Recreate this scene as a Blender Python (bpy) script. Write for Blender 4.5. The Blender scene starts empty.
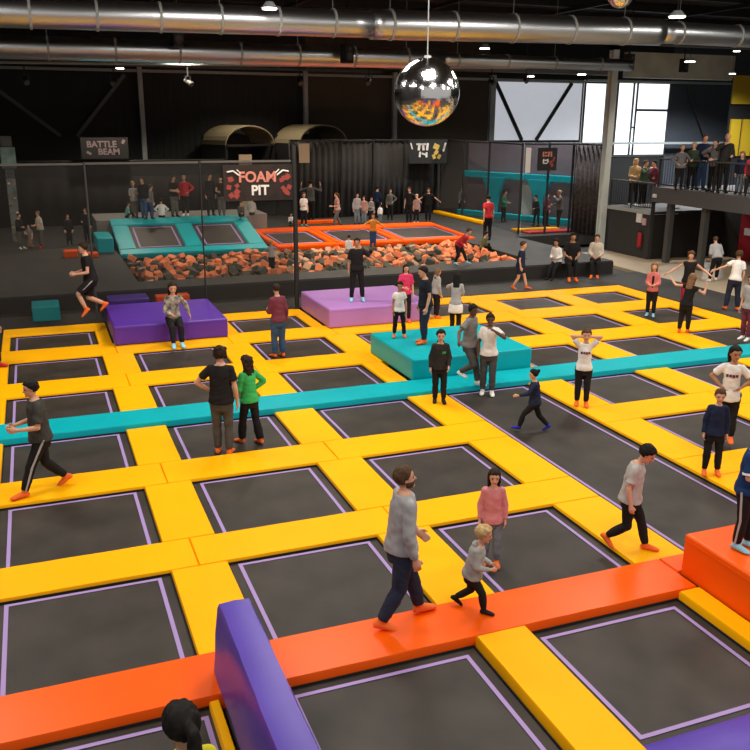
import bpy, bmesh, math, random
from mathutils import Vector, Matrix, noise
random.seed(7)
PI = math.pi
C = bpy.context.scene.collection
SC = bpy.context.scene

# ---------------------------------------------------------------- camera, world, lights, exposure
cam_data = bpy.data.cameras.new('camera')
cam = bpy.data.objects.new('camera', cam_data)
C.objects.link(cam)
cam_data.sensor_width = 36.0
cam_data.lens = 36.0 * 862.94 / 750.0
cam_data.clip_end = 200
_y, _p, _r = 0.371262, 0.288249, 0.006253
fwd = Vector((math.sin(_y) * math.cos(_p), math.cos(_y) * math.cos(_p), -math.sin(_p)))
rgt = Vector((math.cos(_y), -math.sin(_y), 0))
upv = rgt.cross(fwd)
r2 = math.cos(_r) * rgt + math.sin(_r) * upv
u2 = -math.sin(_r) * rgt + math.cos(_r) * upv
M = Matrix((r2, u2, -fwd)).transposed().to_4x4()
M.translation = Vector((3.8152, -22.3110, 5.0209))
cam.matrix_world = M
SC.camera = cam
SC.view_settings.view_transform = 'Standard'
SC.view_settings.look = 'None'
SC.view_settings.exposure = 0.08
SC.view_settings.gamma = 1.0
SC.view_settings.use_curve_mapping = False

world = bpy.data.worlds.new('hall')
SC.world = world
world.use_nodes = True
world.node_tree.nodes['Background'].inputs[0].default_value = (1.0, 0.94, 0.86, 1)
world.node_tree.nodes['Background'].inputs[1].default_value = 0.38

def area_light(loc, size, power, col=(1, .93, .84), rot=(0, 0, 0), sy=None):
    l = bpy.data.lights.new('hall_lamp', 'AREA')
    l.energy = power; l.color = col; l.size = size
    if sy:
        l.shape = 'RECTANGLE'; l.size_y = sy
    o = bpy.data.objects.new('hall_lamp', l); C.objects.link(o)
    o.location = loc; o.rotation_euler = rot
    return o

for lx in (1.0, 9.0, 17.0, 25.0):
    for ly, pw in ((-19, 290), (-12, 305), (-5.5, 375)):
        area_light((lx, ly, 8.6), 2.2, pw)

def spot_light(loc, power, col=(1, .86, .68), ang=130, r=.25):
    l = bpy.data.lights.new('downlight', 'SPOT')
    l.energy = power; l.color = col; l.spot_size = math.radians(ang); l.spot_blend = .6; l.shadow_soft_size = r
    o = bpy.data.objects.new('downlight', l); C.objects.link(o); o.location = loc
    return o

# ---------------------------------------------------------------- materials
_m = {}
def mat(name, col, rough=.6, metal=0.0, noise_amt=0.0, scale=8.0, bump=0.0, spec=.5, coat=0.0, emit=None, estr=1.0, col2=None):
    if name in _m:
        return _m[name]
    m = bpy.data.materials.new(name); m.use_nodes = True
    nt = m.node_tree; b = nt.nodes['Principled BSDF']
    b.inputs['Base Color'].default_value = (*col, 1)
    b.inputs['Roughness'].default_value = rough
    b.inputs['Metallic'].default_value = metal
    b.inputs['Specular IOR Level'].default_value = spec
    b.inputs['Coat Weight'].default_value = coat
    if emit:
        b.inputs['Emission Color'].default_value = (*emit, 1)
        b.inputs['Emission Strength'].default_value = estr
    tc = nt.nodes.new('ShaderNodeTexCoord')
    n = nt.nodes.new('ShaderNodeTexNoise'); n.inputs['Scale'].default_value = scale; n.inputs['Detail'].default_value = 5
    nt.links.new(tc.outputs['Object'], n.inputs['Vector'])
    if noise_amt or col2:
        r = nt.nodes.new('ShaderNodeValToRGB')
        c1 = tuple(max(0, c * (1 - noise_amt)) for c in col); c2 = col2 or tuple(min(1, c * (1 + noise_amt)) for c in col)
        r.color_ramp.elements[0].position = .32; r.color_ramp.elements[1].position = .68
        r.color_ramp.elements[0].color = (*c1, 1); r.color_ramp.elements[1].color = (*c2, 1)
        nt.links.new(n.outputs['Fac'], r.inputs['Fac']); nt.links.new(r.outputs['Color'], b.inputs['Base Color'])
    if bump:
        bp = nt.nodes.new('ShaderNodeBump'); bp.inputs['Strength'].default_value = bump; bp.inputs['Distance'].default_value = .02
        nt.links.new(n.outputs['Fac'], bp.inputs['Height']); nt.links.new(bp.outputs['Normal'], b.inputs['Normal'])
    _m[name] = m
    return m

YEL = mat('yellow_vinyl', (.98, .45, .001), .5, noise_amt=.03, scale=1.2, bump=.12, spec=.10)
ORA = mat('orange_vinyl', (.97, .112, .002), .38, noise_amt=.04, scale=1.4, bump=.15, spec=.25)
CYA = mat('cyan_vinyl', (.0, .40, .46), .4, noise_amt=.05, scale=1.4, bump=.12, spec=.25)
PUR = mat('purple_vinyl', (.085, .045, .37), .36, noise_amt=.06, scale=2.0, bump=.3, spec=.35)
DPU = mat('deep_purple_vinyl', (.10, .03, .36), .4, noise_amt=.06, scale=2.0, bump=.1, spec=.4)
LAV = mat('lavender_vinyl', (.42, .20, .56), .42, noise_amt=.05, scale=1.5, bump=.1, spec=.35)
MAT = mat('trampoline_mesh', (.032, .0255, .020), .55, noise_amt=.38, scale=1.6, bump=.25, spec=.4)
LIN = mat('purple_line', (.35, .24, .53), .6)
SKI = mat('black_skirt', (.012, .010, .010), .8)
BLK = mat('black_paint', (.012, .012, .012), .6)
DRK = mat('dark_padding', (.036, .034, .032), .7, noise_amt=.18, scale=1.5, bump=.1)
DK2 = mat('black_padding', (.014, .012, .011), .7)
FLO = mat('dark_floor', (.030, .028, .028), .75, noise_amt=.25, scale=1.2)
BEI = mat('beige_floor', (.42, .34, .24), .5, noise_amt=.08, scale=.8)
WAL = mat('black_cladding', (.017, .016, .015), .8, noise_amt=.2, scale=.5)
WBR = mat('brown_cladding', (.075, .055, .035), .8, noise_amt=.15, scale=.5)
CUR = mat('black_curtain', (.028, .026, .025), .9, noise_amt=.3, scale=1.0)
STE = mat('grey_steel', (.36, .38, .37), .5, noise_amt=.08)
DST = mat('dark_steel', (.07, .07, .068), .5)
SIL = mat('spiral_duct_metal', (.62, .65, .68), .33, metal=1.0, noise_amt=.05, scale=.7)
MIR = mat('mirror_tile', (.92, .94, .96), .14, metal=1.0)
GLS = mat('daylit_window', (.8, .85, .9), .4, emit=(.93, .97, 1.0), estr=1.35)
POL = mat('translucent_panel', (.5, .52, .56), .6, emit=(.60, .62, .68), estr=.62, noise_amt=.06, scale=.6)
LMP = mat('lamp_glow', (1, 1, 1), .5, emit=(1, .95, .85), estr=9)
GRB = mat('grey_fascia', (.62, .57, .46), .8, noise_amt=.15, scale=.9)
CEI = mat('dark_ceiling', (.022, .018, .015), .9, noise_amt=.2)
YPN = mat('yellow_panel', (.50, .32, .012), .6)
WHT = mat('white_print', (.75, .72, .68), .7)
SAL = mat('salmon_print', (.62, .22, .16), .7)
BRN = mat('banner_cloth', (.012, .008, .007), .8, noise_amt=.5, scale=3, col2=(.028, .012, .009))
RED = mat('red_print', (.30, .045, .035), .7)
REDP = mat('red_paint', (.40, .012, .02), .5)
MUS = mat('gold_print', (.62, .42, .08), .7)
CRM = mat('cream_board', (.62, .50, .33), .7)
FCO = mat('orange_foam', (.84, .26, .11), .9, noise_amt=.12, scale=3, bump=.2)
FCG = mat('grey_foam', (.085, .085, .065), .9, noise_amt=.2, scale=3, bump=.2)
FCB = mat('beige_foam', (.50, .30, .19), .9, noise_amt=.2, scale=3, bump=.2)

def net_material(name, opacity, col=(.05, .05, .048)):
    m = bpy.data.materials.new(name); m.use_nodes = True
    nt = m.node_tree; nt.nodes.clear()
    out = nt.nodes.new('ShaderNodeOutputMaterial'); mx = nt.nodes.new('ShaderNodeMixShader')
    tr = nt.nodes.new('ShaderNodeBsdfTransparent'); df = nt.nodes.new('ShaderNodeBsdfDiffuse')
    df.inputs['Color'].default_value = (*col, 1)
    tc = nt.nodes.new('ShaderNodeTexCoord'); n = nt.nodes.new('ShaderNodeTexNoise'); n.inputs['Scale'].default_value = 1.5
    mr = nt.nodes.new('ShaderNodeMapRange'); mr.inputs['To Min'].default_value = opacity - .04; mr.inputs['To Max'].default_value = opacity + .04
    nt.links.new(tc.outputs['Object'], n.inputs['Vector']); nt.links.new(n.outputs['Fac'], mr.inputs['Value'])
    nt.links.new(mr.outputs['Result'], mx.inputs['Fac']); nt.links.new(tr.outputs[0], mx.inputs[1]); nt.links.new(df.outputs[0], mx.inputs[2])
    nt.links.new(mx.outputs[0], out.inputs['Surface'])
    return m
NET = net_material('fine_black_net', .24, (.036, .034, .031))
NE2 = net_material('dark_cage_net', .25, (.045, .043, .042))

# ---------------------------------------------------------------- object helpers
def obj(name, bm, m, parent=None, smooth=False):
    me = bpy.data.meshes.new(name)
    bmesh.ops.recalc_face_normals(bm, faces=bm.faces)
    if smooth:
        for f in bm.faces: f.smooth = True
    bm.to_mesh(me); bm.free()
    if isinstance(m, (list, tuple)):
        for k in m: me.materials.append(k)
    elif m: me.materials.append(m)
    o = bpy.data.objects.new(name, me); C.objects.link(o)
    if parent: o.parent = parent
    return o
def thing(name, label, cat, loc=(0, 0, 0), rz=0, group=None):
    o = bpy.data.objects.new(name, None); C.objects.link(o)
    o.empty_display_size = .2
    o.location = loc; o.rotation_euler = (0, 0, rz); o['label'] = label; o['category'] = cat
    if group: o['group'] = group
    return o
def tag(o, label, cat, group=None, kind=None):
    o['label'] = label; o['category'] = cat
    if group: o['group'] = group
    if kind: o['kind'] = kind
    return o
def struct(name, bm, m, parent=None, label=None):
    o = obj(name, bm, m, parent)
    if not parent:
        o['kind'] = 'structure'
        o['label'] = label or name.replace('_', ' '); o['category'] = name.split('_')[0]
    return o
def add_box(bm, x0, x1, y0, y1, z0, z1, mtx=None):
    vs = [bm.verts.new((x, y, z)) for z in (z0, z1) for y in (y0, y1) for x in (x0, x1)]
    if mtx:
        for v in vs: v.co = mtx @ v.co
    f = [(0, 2, 3, 1), (4, 5, 7, 6), (0, 1, 5, 4), (2, 6, 7, 3), (0, 4, 6, 2), (1, 3, 7, 5)]
    return [bm.faces.new([vs[i] for i in q]) for q in f]
def bx(x0, x1, y0, y1, z0, z1, bev=0, seg=2, mtx=None):
    bm = bmesh.new(); add_box(bm, x0, x1, y0, y1, z0, z1)
    if bev:
        bmesh.ops.bevel(bm, geom=bm.edges[:], offset=bev, segments=seg, profile=.6, affect='EDGES')
    if mtx: bmesh.ops.transform(bm, matrix=mtx, verts=bm.verts)
    return bm
def basis(d):
    d = Vector(d).normalized()
    a = Vector((0, 0, 1)) if abs(d.z) < .9 else Vector((0, 1, 0))
    u = d.cross(a).normalized(); return u, d.cross(u).normalized()
def loft(bm, rings, n=12):
    # rings: (centre, ux, uy, rx, ry)
    prev = None; first = None
    for c, ux, uy, rx, ry in rings:
        vs = [bm.verts.new(c + ux * (rx * math.cos(2 * PI * i / n)) + uy * (ry * math.sin(2 * PI * i / n))) for i in range(n)]
        if prev:
            for i in range(n): bm.faces.new((prev[i], prev[(i + 1) % n], vs[(i + 1) % n], vs[i]))
        else: first = vs
        prev = vs
    bm.faces.new(first[::-1]); bm.faces.new(prev)
def cone(bm, a, b, ra, rb, n=10, cap='rr', bulge=0):
    a = Vector(a); b = Vector(b); d = b - a; L = d.length
    if L < 1e-5: d = Vector((0, 0, 1)); L = 1e-5
    d = d / L; u, v = basis(d); R = []
    if cap[0] == 'r':
        for t in (80, 50, 25): R.append((a - d * (ra * math.sin(math.radians(t))), u, v, ra * math.cos(math.radians(t)), ra * math.cos(math.radians(t))))
    for t in (0, .33, .66, 1):
        r = ra + (rb - ra) * t + bulge * math.sin(PI * t)
        R.append((a + d * (L * t), u, v, r, r))
    if cap[1] == 'r':
        for t in (25, 50, 80): R.append((b + d * (rb * math.sin(math.radians(t))), u, v, rb * math.cos(math.radians(t)), rb * math.cos(math.radians(t))))
    loft(bm, R, n)
def tube(bm, pts, r, n=8):
    for a, b in zip(pts, pts[1:]): cone(bm, a, b, r, r, n, 'ff')
def ell(bm, c, rx, ry, rz, mtx=None, seg=14, rings=9):
    r = bmesh.ops.create_uvsphere(bm, u_segments=seg, v_segments=rings, radius=1)
    T = Matrix.Translation(c) @ Matrix.Diagonal((rx, ry, rz, 1))
    if mtx: T = mtx @ T
    bmesh.ops.transform(bm, matrix=T, verts=r['verts'])
    return r['verts']
def text(name, s, size, mtx, m, parent, ext=.01, shear=0):
    cu = bpy.data.curves.new(name, 'FONT'); cu.body = s; cu.size = size; cu.extrude = ext; cu.align_x = 'CENTER'; cu.align_y = 'CENTER'
    cu.offset = size * .03; cu.shear = shear
    cu.materials.append(m)
    tmp = bpy.data.objects.new('tmp', cu); C.objects.link(tmp)
    bpy.context.view_layer.update()
    me = bpy.data.meshes.new_from_object(tmp.evaluated_get(bpy.context.evaluated_depsgraph_get()))
    bpy.data.objects.remove(tmp)
    o = bpy.data.objects.new(name, me); C.objects.link(o); o.parent = parent; o.matrix_local = mtx
    return o

# ---------------------------------------------------------------- the hall
XL, XR, YB, YF, ZC = -4.0, 46.0, 21.0, -24.0, 9.6
struct('floor', bx(XL, XR, YF, YB, -.30, -.12), FLO)
struct('floor_strip_back', bx(1.5, 20.95, .32, 2.10, -.119, 0), FLO, label='dark floor strip before the raised platform')
struct('floor_strip_right', bx(20.96, 23.1, -20, 2.10, -.119, 0), FLO, label='dark floor strip along the right of the court')
struct('floor_beige', bx(23.11, 34, -20, 6.6, -.119, 0), BEI, label='beige floor at the mezzanine')
struct('floor_edge_left', bx(XL, 2.25, -20, .31, -.119, 0), FLO, label='dark floor left of the court')
struct('ceiling', bx(XL, XR, YF, YB, ZC, ZC + .2), CEI)
b = bmesh.new()
for i in range(12):
    y = -20 + i * 3.6; add_box(b, XL, XR, y, y + .16, ZC - .35, ZC - .01)
for i in range(9):
    x = -2 + i * 5.2; add_box(b, x, x + .12, YF, YB, ZC - .5, ZC - .36)
struct('ceiling_joists', b, BLK)
b = bmesh.new()
add_box(b, XL, 16.9, YB, YB + .25, -.12, ZC)
add_box(b, 27.1, 33.2, YB, YB + .25, -.12, 3.6)
add_box(b, 34.65, 35.35, YB, YB + .25, 3.0, ZC); add_box(b, 33.2, 39.1, YB, YB + .25, -.12, 3.0)
add_box(b, 27.1, 39.1, YB, YB + .25, 7.2, ZC); add_box(b, 33.2, 34.65, YB, YB + .25, 3.0, 3.55); add_box(b, 27.1, 33.2, YB + .1, YB + .25, 3.6, 7.2)
for i in range(70):
    x = XL + i * .3
    if x < 16.7: add_box(b, x, x + .03, YB - .02, YB, 0, 7)
struct('wall_back', b, WAL)
struct('wall_back_blue', bx(39.11, XR, YB, YB + .25, -.12, ZC), mat('blue_grey_cladding', (.07, .08, .095), .7, noise_amt=.1), label='blue grey clad wall right of the wide window')
struct('wall_back_brown', bx(16.9, 27.1, YB, YB + .25, -.12, ZC), WBR, label='brown clad stretch of the back wall')
struct('wall_left', bx(XL - .2, XL, YF, YB, -.12, ZC), WAL)
struct('wall_right', bx(XR, XR + .2, YF, YB, -.12, ZC), WAL)
# translucent panel and the windows
struct('window_1', bx(27.3, 33.0, YB - .04, YB + .09, 3.95, 7.0), POL, label='pale translucent wall panel crossed by two dark braces')
w = struct('window_2', bx(33.25, 34.6, YB - .02, YB + .06, 3.58, 7.05), GLS, label='tall bright window left of the steel post')
f = bmesh.new()
for z in (3.55, 7.06): add_box(f, 33.15, 34.7, YB - .09, YB - .025, z - .05, z + .05)
for x in (33.2, 34.65): add_box(f, x - .05, x + .05, YB - .09, YB - .025, 3.55, 7.05)
struct('window_frame', f, DST, w)
w = struct('window_3', bx(35.45, 39.0, YB - .02, YB + .06, 3.1, 7.1), GLS, label='wide bright window right of the steel post')
f = bmesh.new()
for z in (3.07, 7.12): add_box(f, 35.35, 39.1, YB - .09, YB - .025, z - .05, z + .05)
for x in (35.4, 36.5, 36.75, 39.05): add_box(f, x - .05, x + .05, YB - .09, YB - .025, 3.1, 7.1)
add_box(f, 36.8, 39.0, YB - .09, YB - .025, 5.55, 5.68); add_box(f, 36.5, 36.8, YB - .09, YB - .025, 4.6, 4.7)
struct('window_frame', f, DST, w)
# wall columns, braces, girders
def column(x, w_, z0=0, z1=7.3, m=STE, y=YB - .4, lab=''):
    b = bmesh.new(); add_box(b, x - w_ / 2, x + w_ / 2, y - .12, y - .10, z0, z1); add_box(b, x - w_ / 2, x + w_ / 2, y + .10, y + .12, z0, z1); add_box(b, x - .02, x + .02, y - .1, y + .1, z0, z1)
    return struct('trim_1', b, m, label=lab)
column(8.85, .2, lab='grey wall column on the left of the back wall')
column(16.75, .2, lab='grey wall column left of the mirror ball')
column(21.5, .22, lab='grey wall column behind the mirror ball')
column(27.15, .3, lab='grey wall column at the translucent panel')
def brace(x0, z0, x1, z1, r, lab, y=YB - .25, m=BLK):
    b = bmesh.new(); d = Vector((x1 - x0, 0, z1 - z0)).normalized(); n_ = Vector((-d.z, 0, d.x)) * r
    p = [Vector((x0, y, z0)) - n_, Vector((x1, y, z1)) - n_, Vector((x1, y, z1)) + n_, Vector((x0, y, z0)) + n_]
    v1 = [b.verts.new(q) for q in p]; v2 = [b.verts.new(q + Vector((0, .08, 0))) for q in p]
    b.faces.new(v1); b.faces.new(v2[::-1])
    for i in range(4): b.faces.new((v1[i], v1[(i + 1) % 4], v2[(i + 1) % 4], v2[i]))
    return struct('trim_2', b, m, label=lab)
brace(27.4, 7.0, 29.2, 3.95, .10, 'left dark brace crossing the translucent panel')
brace(32.2, 7.0, 30.1, 3.95, .10, 'right dark brace crossing the translucent panel')
brace(2.7, 6.2, 5.2, 4.2, .08, 'left steel brace on the black wall', m=DST)
brace(8.2, 6.9, 5.9, 4.2, .08, 'second steel brace on the black wall', m=DST)
brace(40.2, 7.0, 41.9, 4.0, .10, 'steel brace right of the wide window', m=DST)
b = bmesh.new(); add_box(b, XL, 33, YB - .5, YB - .3, 7.02, 7.14); add_box(b, 33, XR, YB - .5, YB - .3, 7.1, 7.22)
struct('trim_3', b, STE, label='long grey girder above the back wall panels')
b = bmesh.new(); add_box(b, 26.5, 35, YB - .9, YB - .55, 3.72, 3.84); add_box(b, 35, XR, YB - .9, YB - .55, 3.72, 3.84)
struct('trim_4', b, STE, label='grey rail below the translucent panel')
struct('trim_5', bx(33.7, 40.8, 17.9, 18.3, 7.22, 8.5), GRB, label='grey concrete beam right of the duct end')
struct('trim_6', bx(20.0, 33.5, 18.6, 19.0, 7.35, 8.0), mat('dull_beam', (.22, .20, .17), .8), label='long grey beam behind the lower duct')
b = bmesh.new(); add_box(b, XL, 20, 18.6, 18.7, 7.15, 7.25); add_box(b, XL, 20, 18.6, 18.7, 7.75, 7.85)
for i in range(18): add_box(b, XL + i * 1.35, XL + i * 1.35 + .06, 18.6, 18.7, 7.25, 7.75)
struct('trim_7', b, DST, label='dark lattice girder at the left')

# steel post at right
b = bmesh.new()
add_box(b, 24.80, 25.06, 6.86, 6.89, 0, 7.6); add_box(b, 24.80, 25.06, 7.11, 7.14, 0, 7.6); add_box(b, 24.91, 24.95, 6.89, 7.11, 0, 7.6)
struct('trim_8', b, mat('pale_post', (.62, .66, .63), .5), label='tall grey steel post at the right end of the cage')

# ---------------------------------------------------------------- raised platform with foam pit and ramps
DX0, DX1, DZ = XL + .05, 22.0, .45
PX0, PX1, PY0, PY1 = 6.38, 19.4, 3.30, 8.40
b = bmesh.new()
add_box(b, DX0, DX1, 2.10, PY0, 0, DZ); add_box(b, DX0, PX0, PY0 + .001, YB - .6, 0, DZ)
add_box(b, PX1, 22.0, PY0 + .001, 8.55, 0, DZ); add_box(b, PX1, 24.6, 8.551, YB - .6, 0, DZ); add_box(b, 24.601, 33, 12.3, YB - .6, 0, DZ); add_box(b, 24.601, 28, 8.551, 12.299, 0, DZ)
add_box(b, PX0 + .001, PX1 - .001, 12.9, YB - .6, 0, DZ)
struct('floor_platform', b, DRK, label='raised dark padded platform around the foam pit')
struct('floor_platform_face', bx(DX0, DX1, 2.06, 2.098, .0, .40), DK2, label='black front face of the raised platform')
struct('floor_pit', bx(PX0, PX1, PY0 + .002, 12.9, -.1, .0), DK2, label='black bottom of the foam pit')

# foam cubes
def foam(x, y, z, s, m, lab, grp):
    b = bx(-s, s, -s * .8, s * .8, -s * .7, s * .7, .02, 1)
    o = obj('foam_cube', b, m); o.location = (x, y, z)
    o.rotation_euler = (random.uniform(-.6, .6), random.uniform(-.6, .6), random.uniform(0, 3))
    return tag(o, lab, 'foam cube', grp)
cubes = []
gx = 0
for iy in range(10):
    for ix in range(30):
        x = PX0 + .25 + (ix + random.uniform(.15, .85)) * (PX1 - PX0 - .5) / 30
        y = PY0 + .25 + (iy + random.uniform(.15, .85)) * (PY1 - PY0 - .5) / 10
        cubes.append((x, y))
for x, y in cubes:
    t = random.random(); z = .34 + random.uniform(-.05, .12)
    s = random.uniform(.10, .155)
    if x < 11.3:
        m, lab, grp = (FCO, 'orange foam cube in the left half of the pit', 'orange foam cubes left') if t < .62 else (FCG, 'dark grey green foam cube in the left half of the pit', 'grey foam cubes left')
    else:
        if t < .30 or (x > 17 and t < .8): m, lab, grp = FCO, 'orange foam cube in the right half of the pit', 'orange foam cubes right'
        elif t < .55: m, lab, grp = FCB, 'beige foam cube in the right half of the pit', 'beige foam cubes right'
        else: m, lab, grp = FCG, 'dark grey green foam cube in the right half of the pit', 'grey foam cubes right'
    foam(x, y, z, s, m, lab, grp)
b = bmesh.new()
for k in range(900):
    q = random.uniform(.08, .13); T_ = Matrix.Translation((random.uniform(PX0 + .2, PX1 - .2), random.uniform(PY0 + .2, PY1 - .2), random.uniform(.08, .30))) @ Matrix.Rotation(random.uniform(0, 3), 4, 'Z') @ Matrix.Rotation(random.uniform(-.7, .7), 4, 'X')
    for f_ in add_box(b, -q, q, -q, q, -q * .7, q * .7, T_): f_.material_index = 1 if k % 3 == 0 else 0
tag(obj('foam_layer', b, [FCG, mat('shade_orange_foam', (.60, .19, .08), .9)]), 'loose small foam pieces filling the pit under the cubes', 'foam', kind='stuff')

# sloped cyan trampoline ramp
def ramp(name, x0, x1, y0, z0, y1, z1, holes, m, label, cat='trampoline ramp', band=.42, group=None):
    """padded slope with trampoline openings, each a hole in the slab"""
    t = thing(name, label, cat, (0, 0, 0), 0, group)
    def P(x, s, dz=0): return Vector((x, y0 + (y1 - y0) * s, z0 + (z1 - z0) * s + dz))
    nrm = Vector((0, -(z1 - z0), (y1 - y0))).normalized()
    def slab(xa, xb, sa, sb, th):
        b = bmesh.new(); c = [P(xa, sa), P(xb, sa), P(xb, sb), P(xa, sb)]
        a_ = [b.verts.new(q + nrm * .05) for q in c]; d_ = [b.verts.new(q - nrm * th) for q in c]
        b.faces.new(a_); b.faces.new(d_[::-1])
        for i in range(4): b.faces.new((a_[i], a_[(i + 1) % 4], d_[(i + 1) % 4], d_[i]))
        bmesh.ops.bevel(b, geom=b.edges[:], offset=.03, segments=2, affect='EDGES'); return b
    sb0, sb1 = .14, .80
    obj('front_pad', slab(x0, x1, 0, sb0, .12), m, t); obj('back_pad', slab(x0, x1, sb1, 1, .12), m, t)
    xs = [x0] + [q for h in holes for q in h] + [x1]
    for i in range(0, len(xs), 2):
        if xs[i + 1] - xs[i] > .05: obj('side_pad', slab(xs[i], xs[i + 1], sb0, sb1, .12), m, t)
    for h0, h1 in holes:
        b = bmesh.new(); c = [P(h0, sb0), P(h1, sb0), P(h1, sb1), P(h0, sb1)]
        a_ = [b.verts.new(q - nrm * .01) for q in c]; d_ = [b.verts.new(q - nrm * .03) for q in c]
        b.faces.new(a_); b.faces.new(d_[::-1])
        for i in range(4): b.faces.new((a_[i], a_[(i + 1) % 4], d_[(i + 1) % 4], d_[i]))
        mm = obj('trampoline_mat', b, MAT, t)
        b = bmesh.new(); e = .03
        def strip(xa, xb, sa, sb):
            b.faces.new([b.verts.new(P(x, s) + nrm * .002) for x, s in ((xa, sa), (xb, sa), (xb, sb), (xa, sb))])
        i_ = .13; k = .05
        strip(h0 + i_, h0 + i_ + .06, sb0 + k, sb1 - k); strip(h1 - i_ - .06, h1 - i_, sb0 + k, sb1 - k)
        strip(h0 + i_, h1 - i_, sb1 - k - .02, sb1 - k); strip(h0 + i_, h1 - i_, sb0 + k, sb0 + k + .02)
        obj('border_line', b, LIN, mm)
    b = bmesh.new()
    pts = [P(x0, 0, -.14), P(x0, 1, -.14), Vector((x0, y1, -.0)), Vector((x0, y0, -.0))]
    v1 = [b.verts.new(q + Vector((.05, 0, 0))) for q in pts]; v2 = [b.verts.new(q + Vector((x1 - x0 - .05, 0, 0))) for q in pts]
    b.faces.new(v1); b.faces.new(v2[::-1])
    for i in range(4): b.faces.new((v1[i], v1[(i + 1) % 4], v2[(i + 1) % 4], v2[i]))
    obj('base', b, DK2, t)
    return t
ramp('trampoline_ramp', 6.40, 11.62, 8.46, .45, 12.38, 1.26, [(6.98, 8.72), (9.34, 11.0)], CYA, 'cyan padded ramp with two dark trampolines rising behind the foam pit')
struct('floor_ramp_platform', bx(5.9, 11.9, 12.42, 15.0, .455, 1.26, .02, 1), mat('grey_platform_top', (.20, .19, .17), .7), label='grey top platform behind the cyan ramp')
struct('floor_ramp_platform_end', bx(11.901, 12.7, 12.92, 15.0, .455, 1.26, .02, 1), mat('grey_platform_top', (.20, .19, .17), .7), label='right end of the grey top platform')
o = obj('side_block', bx(5.70, 6.25, 9.3, 11.2, .455, .98, .04), CYA); tag(o, 'small cyan padded block left of the cyan ramp', 'padded block')
o = obj('floor_cushion', bx(4.55, 5.0, 8.6, 9.1, .455, .68, .03), ORA); tag(o, 'small orange cushion behind the net, left one', 'cushion')
o = obj('floor_cushion', bx(5.15, 5.65, 8.4, 8.85, .455, .60, .03), ORA); tag(o, 'flat orange cushion behind the net, right one', 'cushion')
# orange framed trampolines
for i, (xa, xb) in enumerate(((11.95, 14.35), (14.36, 17.0), (17.01, 20.1))):
    lab = ['orange framed trampoline just left of the net post', 'orange framed trampoline in the middle of three by the pit', 'orange framed trampoline rightmost of three by the pit'][i]
    w = .24
    ramp('framed_trampoline', xa, xb, 8.46 if i < 2 else 8.5, .46, 12.85, .62, [(xa + w, xb - w)], ORA, lab, 'trampoline', group='orange framed trampolines')
o = obj('far_beam', bx(14.6, 16.6, 15.3, 15.6, .455, .62, .04), ORA); tag(o, 'low orange padded beam near the far black curtain', 'padded beam')
o = obj('floor_beam', bx(22.6, 22.95, 12.6, 18.0, .455, .60, .05), YEL); tag(o, 'yellow padded beam along the foot of the cage net', 'padded beam')

# teal step left and the dark purple one
o = obj('step_block', bx(3.47, 4.14, .85, 1.75, .003, .38, .03), CYA); tag(o, 'small teal step block on the dark floor by the left net', 'step')
o = obj('step_block', bx(5.35, 6.4, .9, 1.7, .003, .42, .03), DPU); tag(o, 'dark blue purple step behind the purple block', 'step')
o = obj('floor_cushion', bx(6.6, 7.5, 1.1, 1.5, .003, .40, .03), ORA); tag(o, 'thin orange cushion behind the purple block', 'cushion')

# ---------------------------------------------------------------- trampoline court
S = 2.6
COL = {1: (1.139, 1.872), 2: (2.128, 2.859), 3: (3.138, 3.853), 4: (4.146, 4.862), 5: (5.16, 5.848), 6: (6.165, 6.850), 7: (7.15, 7.80)}
ROW = {0: (-.185, -.760), 1: (-1.144, -1.783), 2: (-2.147, -2.790), 3: (-3.104, -3.754), 4: (-4.069, -4.762), 5: (-5.045, -5.750)}
COL = {k: (a * S, b * S) for k, (a, b) in COL.items()}
ROW = {k: (a * S, b * S) for k, (a, b) in ROW.items()}
ROW[6] = (-15.64, -17.46)
ORD = {1: 'first', 2: 'second', 3: 'third', 4: 'fourth', 5: 'fifth', 6: 'sixth', 7: 'seventh'}
RN = {0: 'farthest row', 1: 'second farthest row', 2: 'row behind the cyan beam', 3: 'row before the cyan beam', 4: 'middle row between the beams', 5: 'row behind the orange beam', 6: 'nearest row'}
def trampoline(x0, x1, y1, y0, label, cy=.035):
    """y1 far, y0 near"""
    t = thing('trampoline', label, 'trampoline', ((x0 + x1) / 2, (y0 + y1) / 2, -.118), 0, 'court trampolines')
    ox, oy = (x0 + x1) / 2, (y0 + y1) / 2
    a, b_ = (x1 - x0) / 2, (y1 - y0) / 2
    b = bmesh.new(); n = 10
    g = [[None] * (n + 1) for _ in range(n + 1)]
    for i in range(n + 1):
        for j in range(n + 1):
            u = -1 + 2 * i / n; v = -1 + 2 * j / n
            g[i][j] = b.verts.new((u * (a - .01), v * (b_ - .01), .048 - .012 * (1 - u * u) * (1 - v * v)))
    for i in range(n):
        for j in range(n): b.faces.new((g[i][j], g[i + 1][j], g[i + 1][j + 1], g[i][j + 1]))
    mt = obj('trampoline_mat', b, MAT, t, True)
    b = bmesh.new(); c, w, z = .115, .045, .050
    X, Y = a - c, b_ - cy
    add_box(b, -X, X, Y - w, Y, z, z + .004); add_box(b, -X, X, -Y, -Y + w, z, z + .004)
    add_box(b, -X, -X + w, -Y + w, Y - w, z, z + .004); add_box(b, X - w, X, -Y + w, Y - w, z, z + .004)
    obj('border_line', b, LIN, mt)
    b = bmesh.new()
    for sx in (-1, 1): add_box(b, min(sx * a, sx * (a - .008)), max(sx * a, sx * (a - .008)), -b_, b_, .0, .075)
    for sy in (-1, 1): add_box(b, -a, a, min(sy * b_, sy * (b_ - .008)), max(sy * b_, sy * (b_ - .008)), .0, .075)
    obj('frame', b, SKI, t)
    return t
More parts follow.
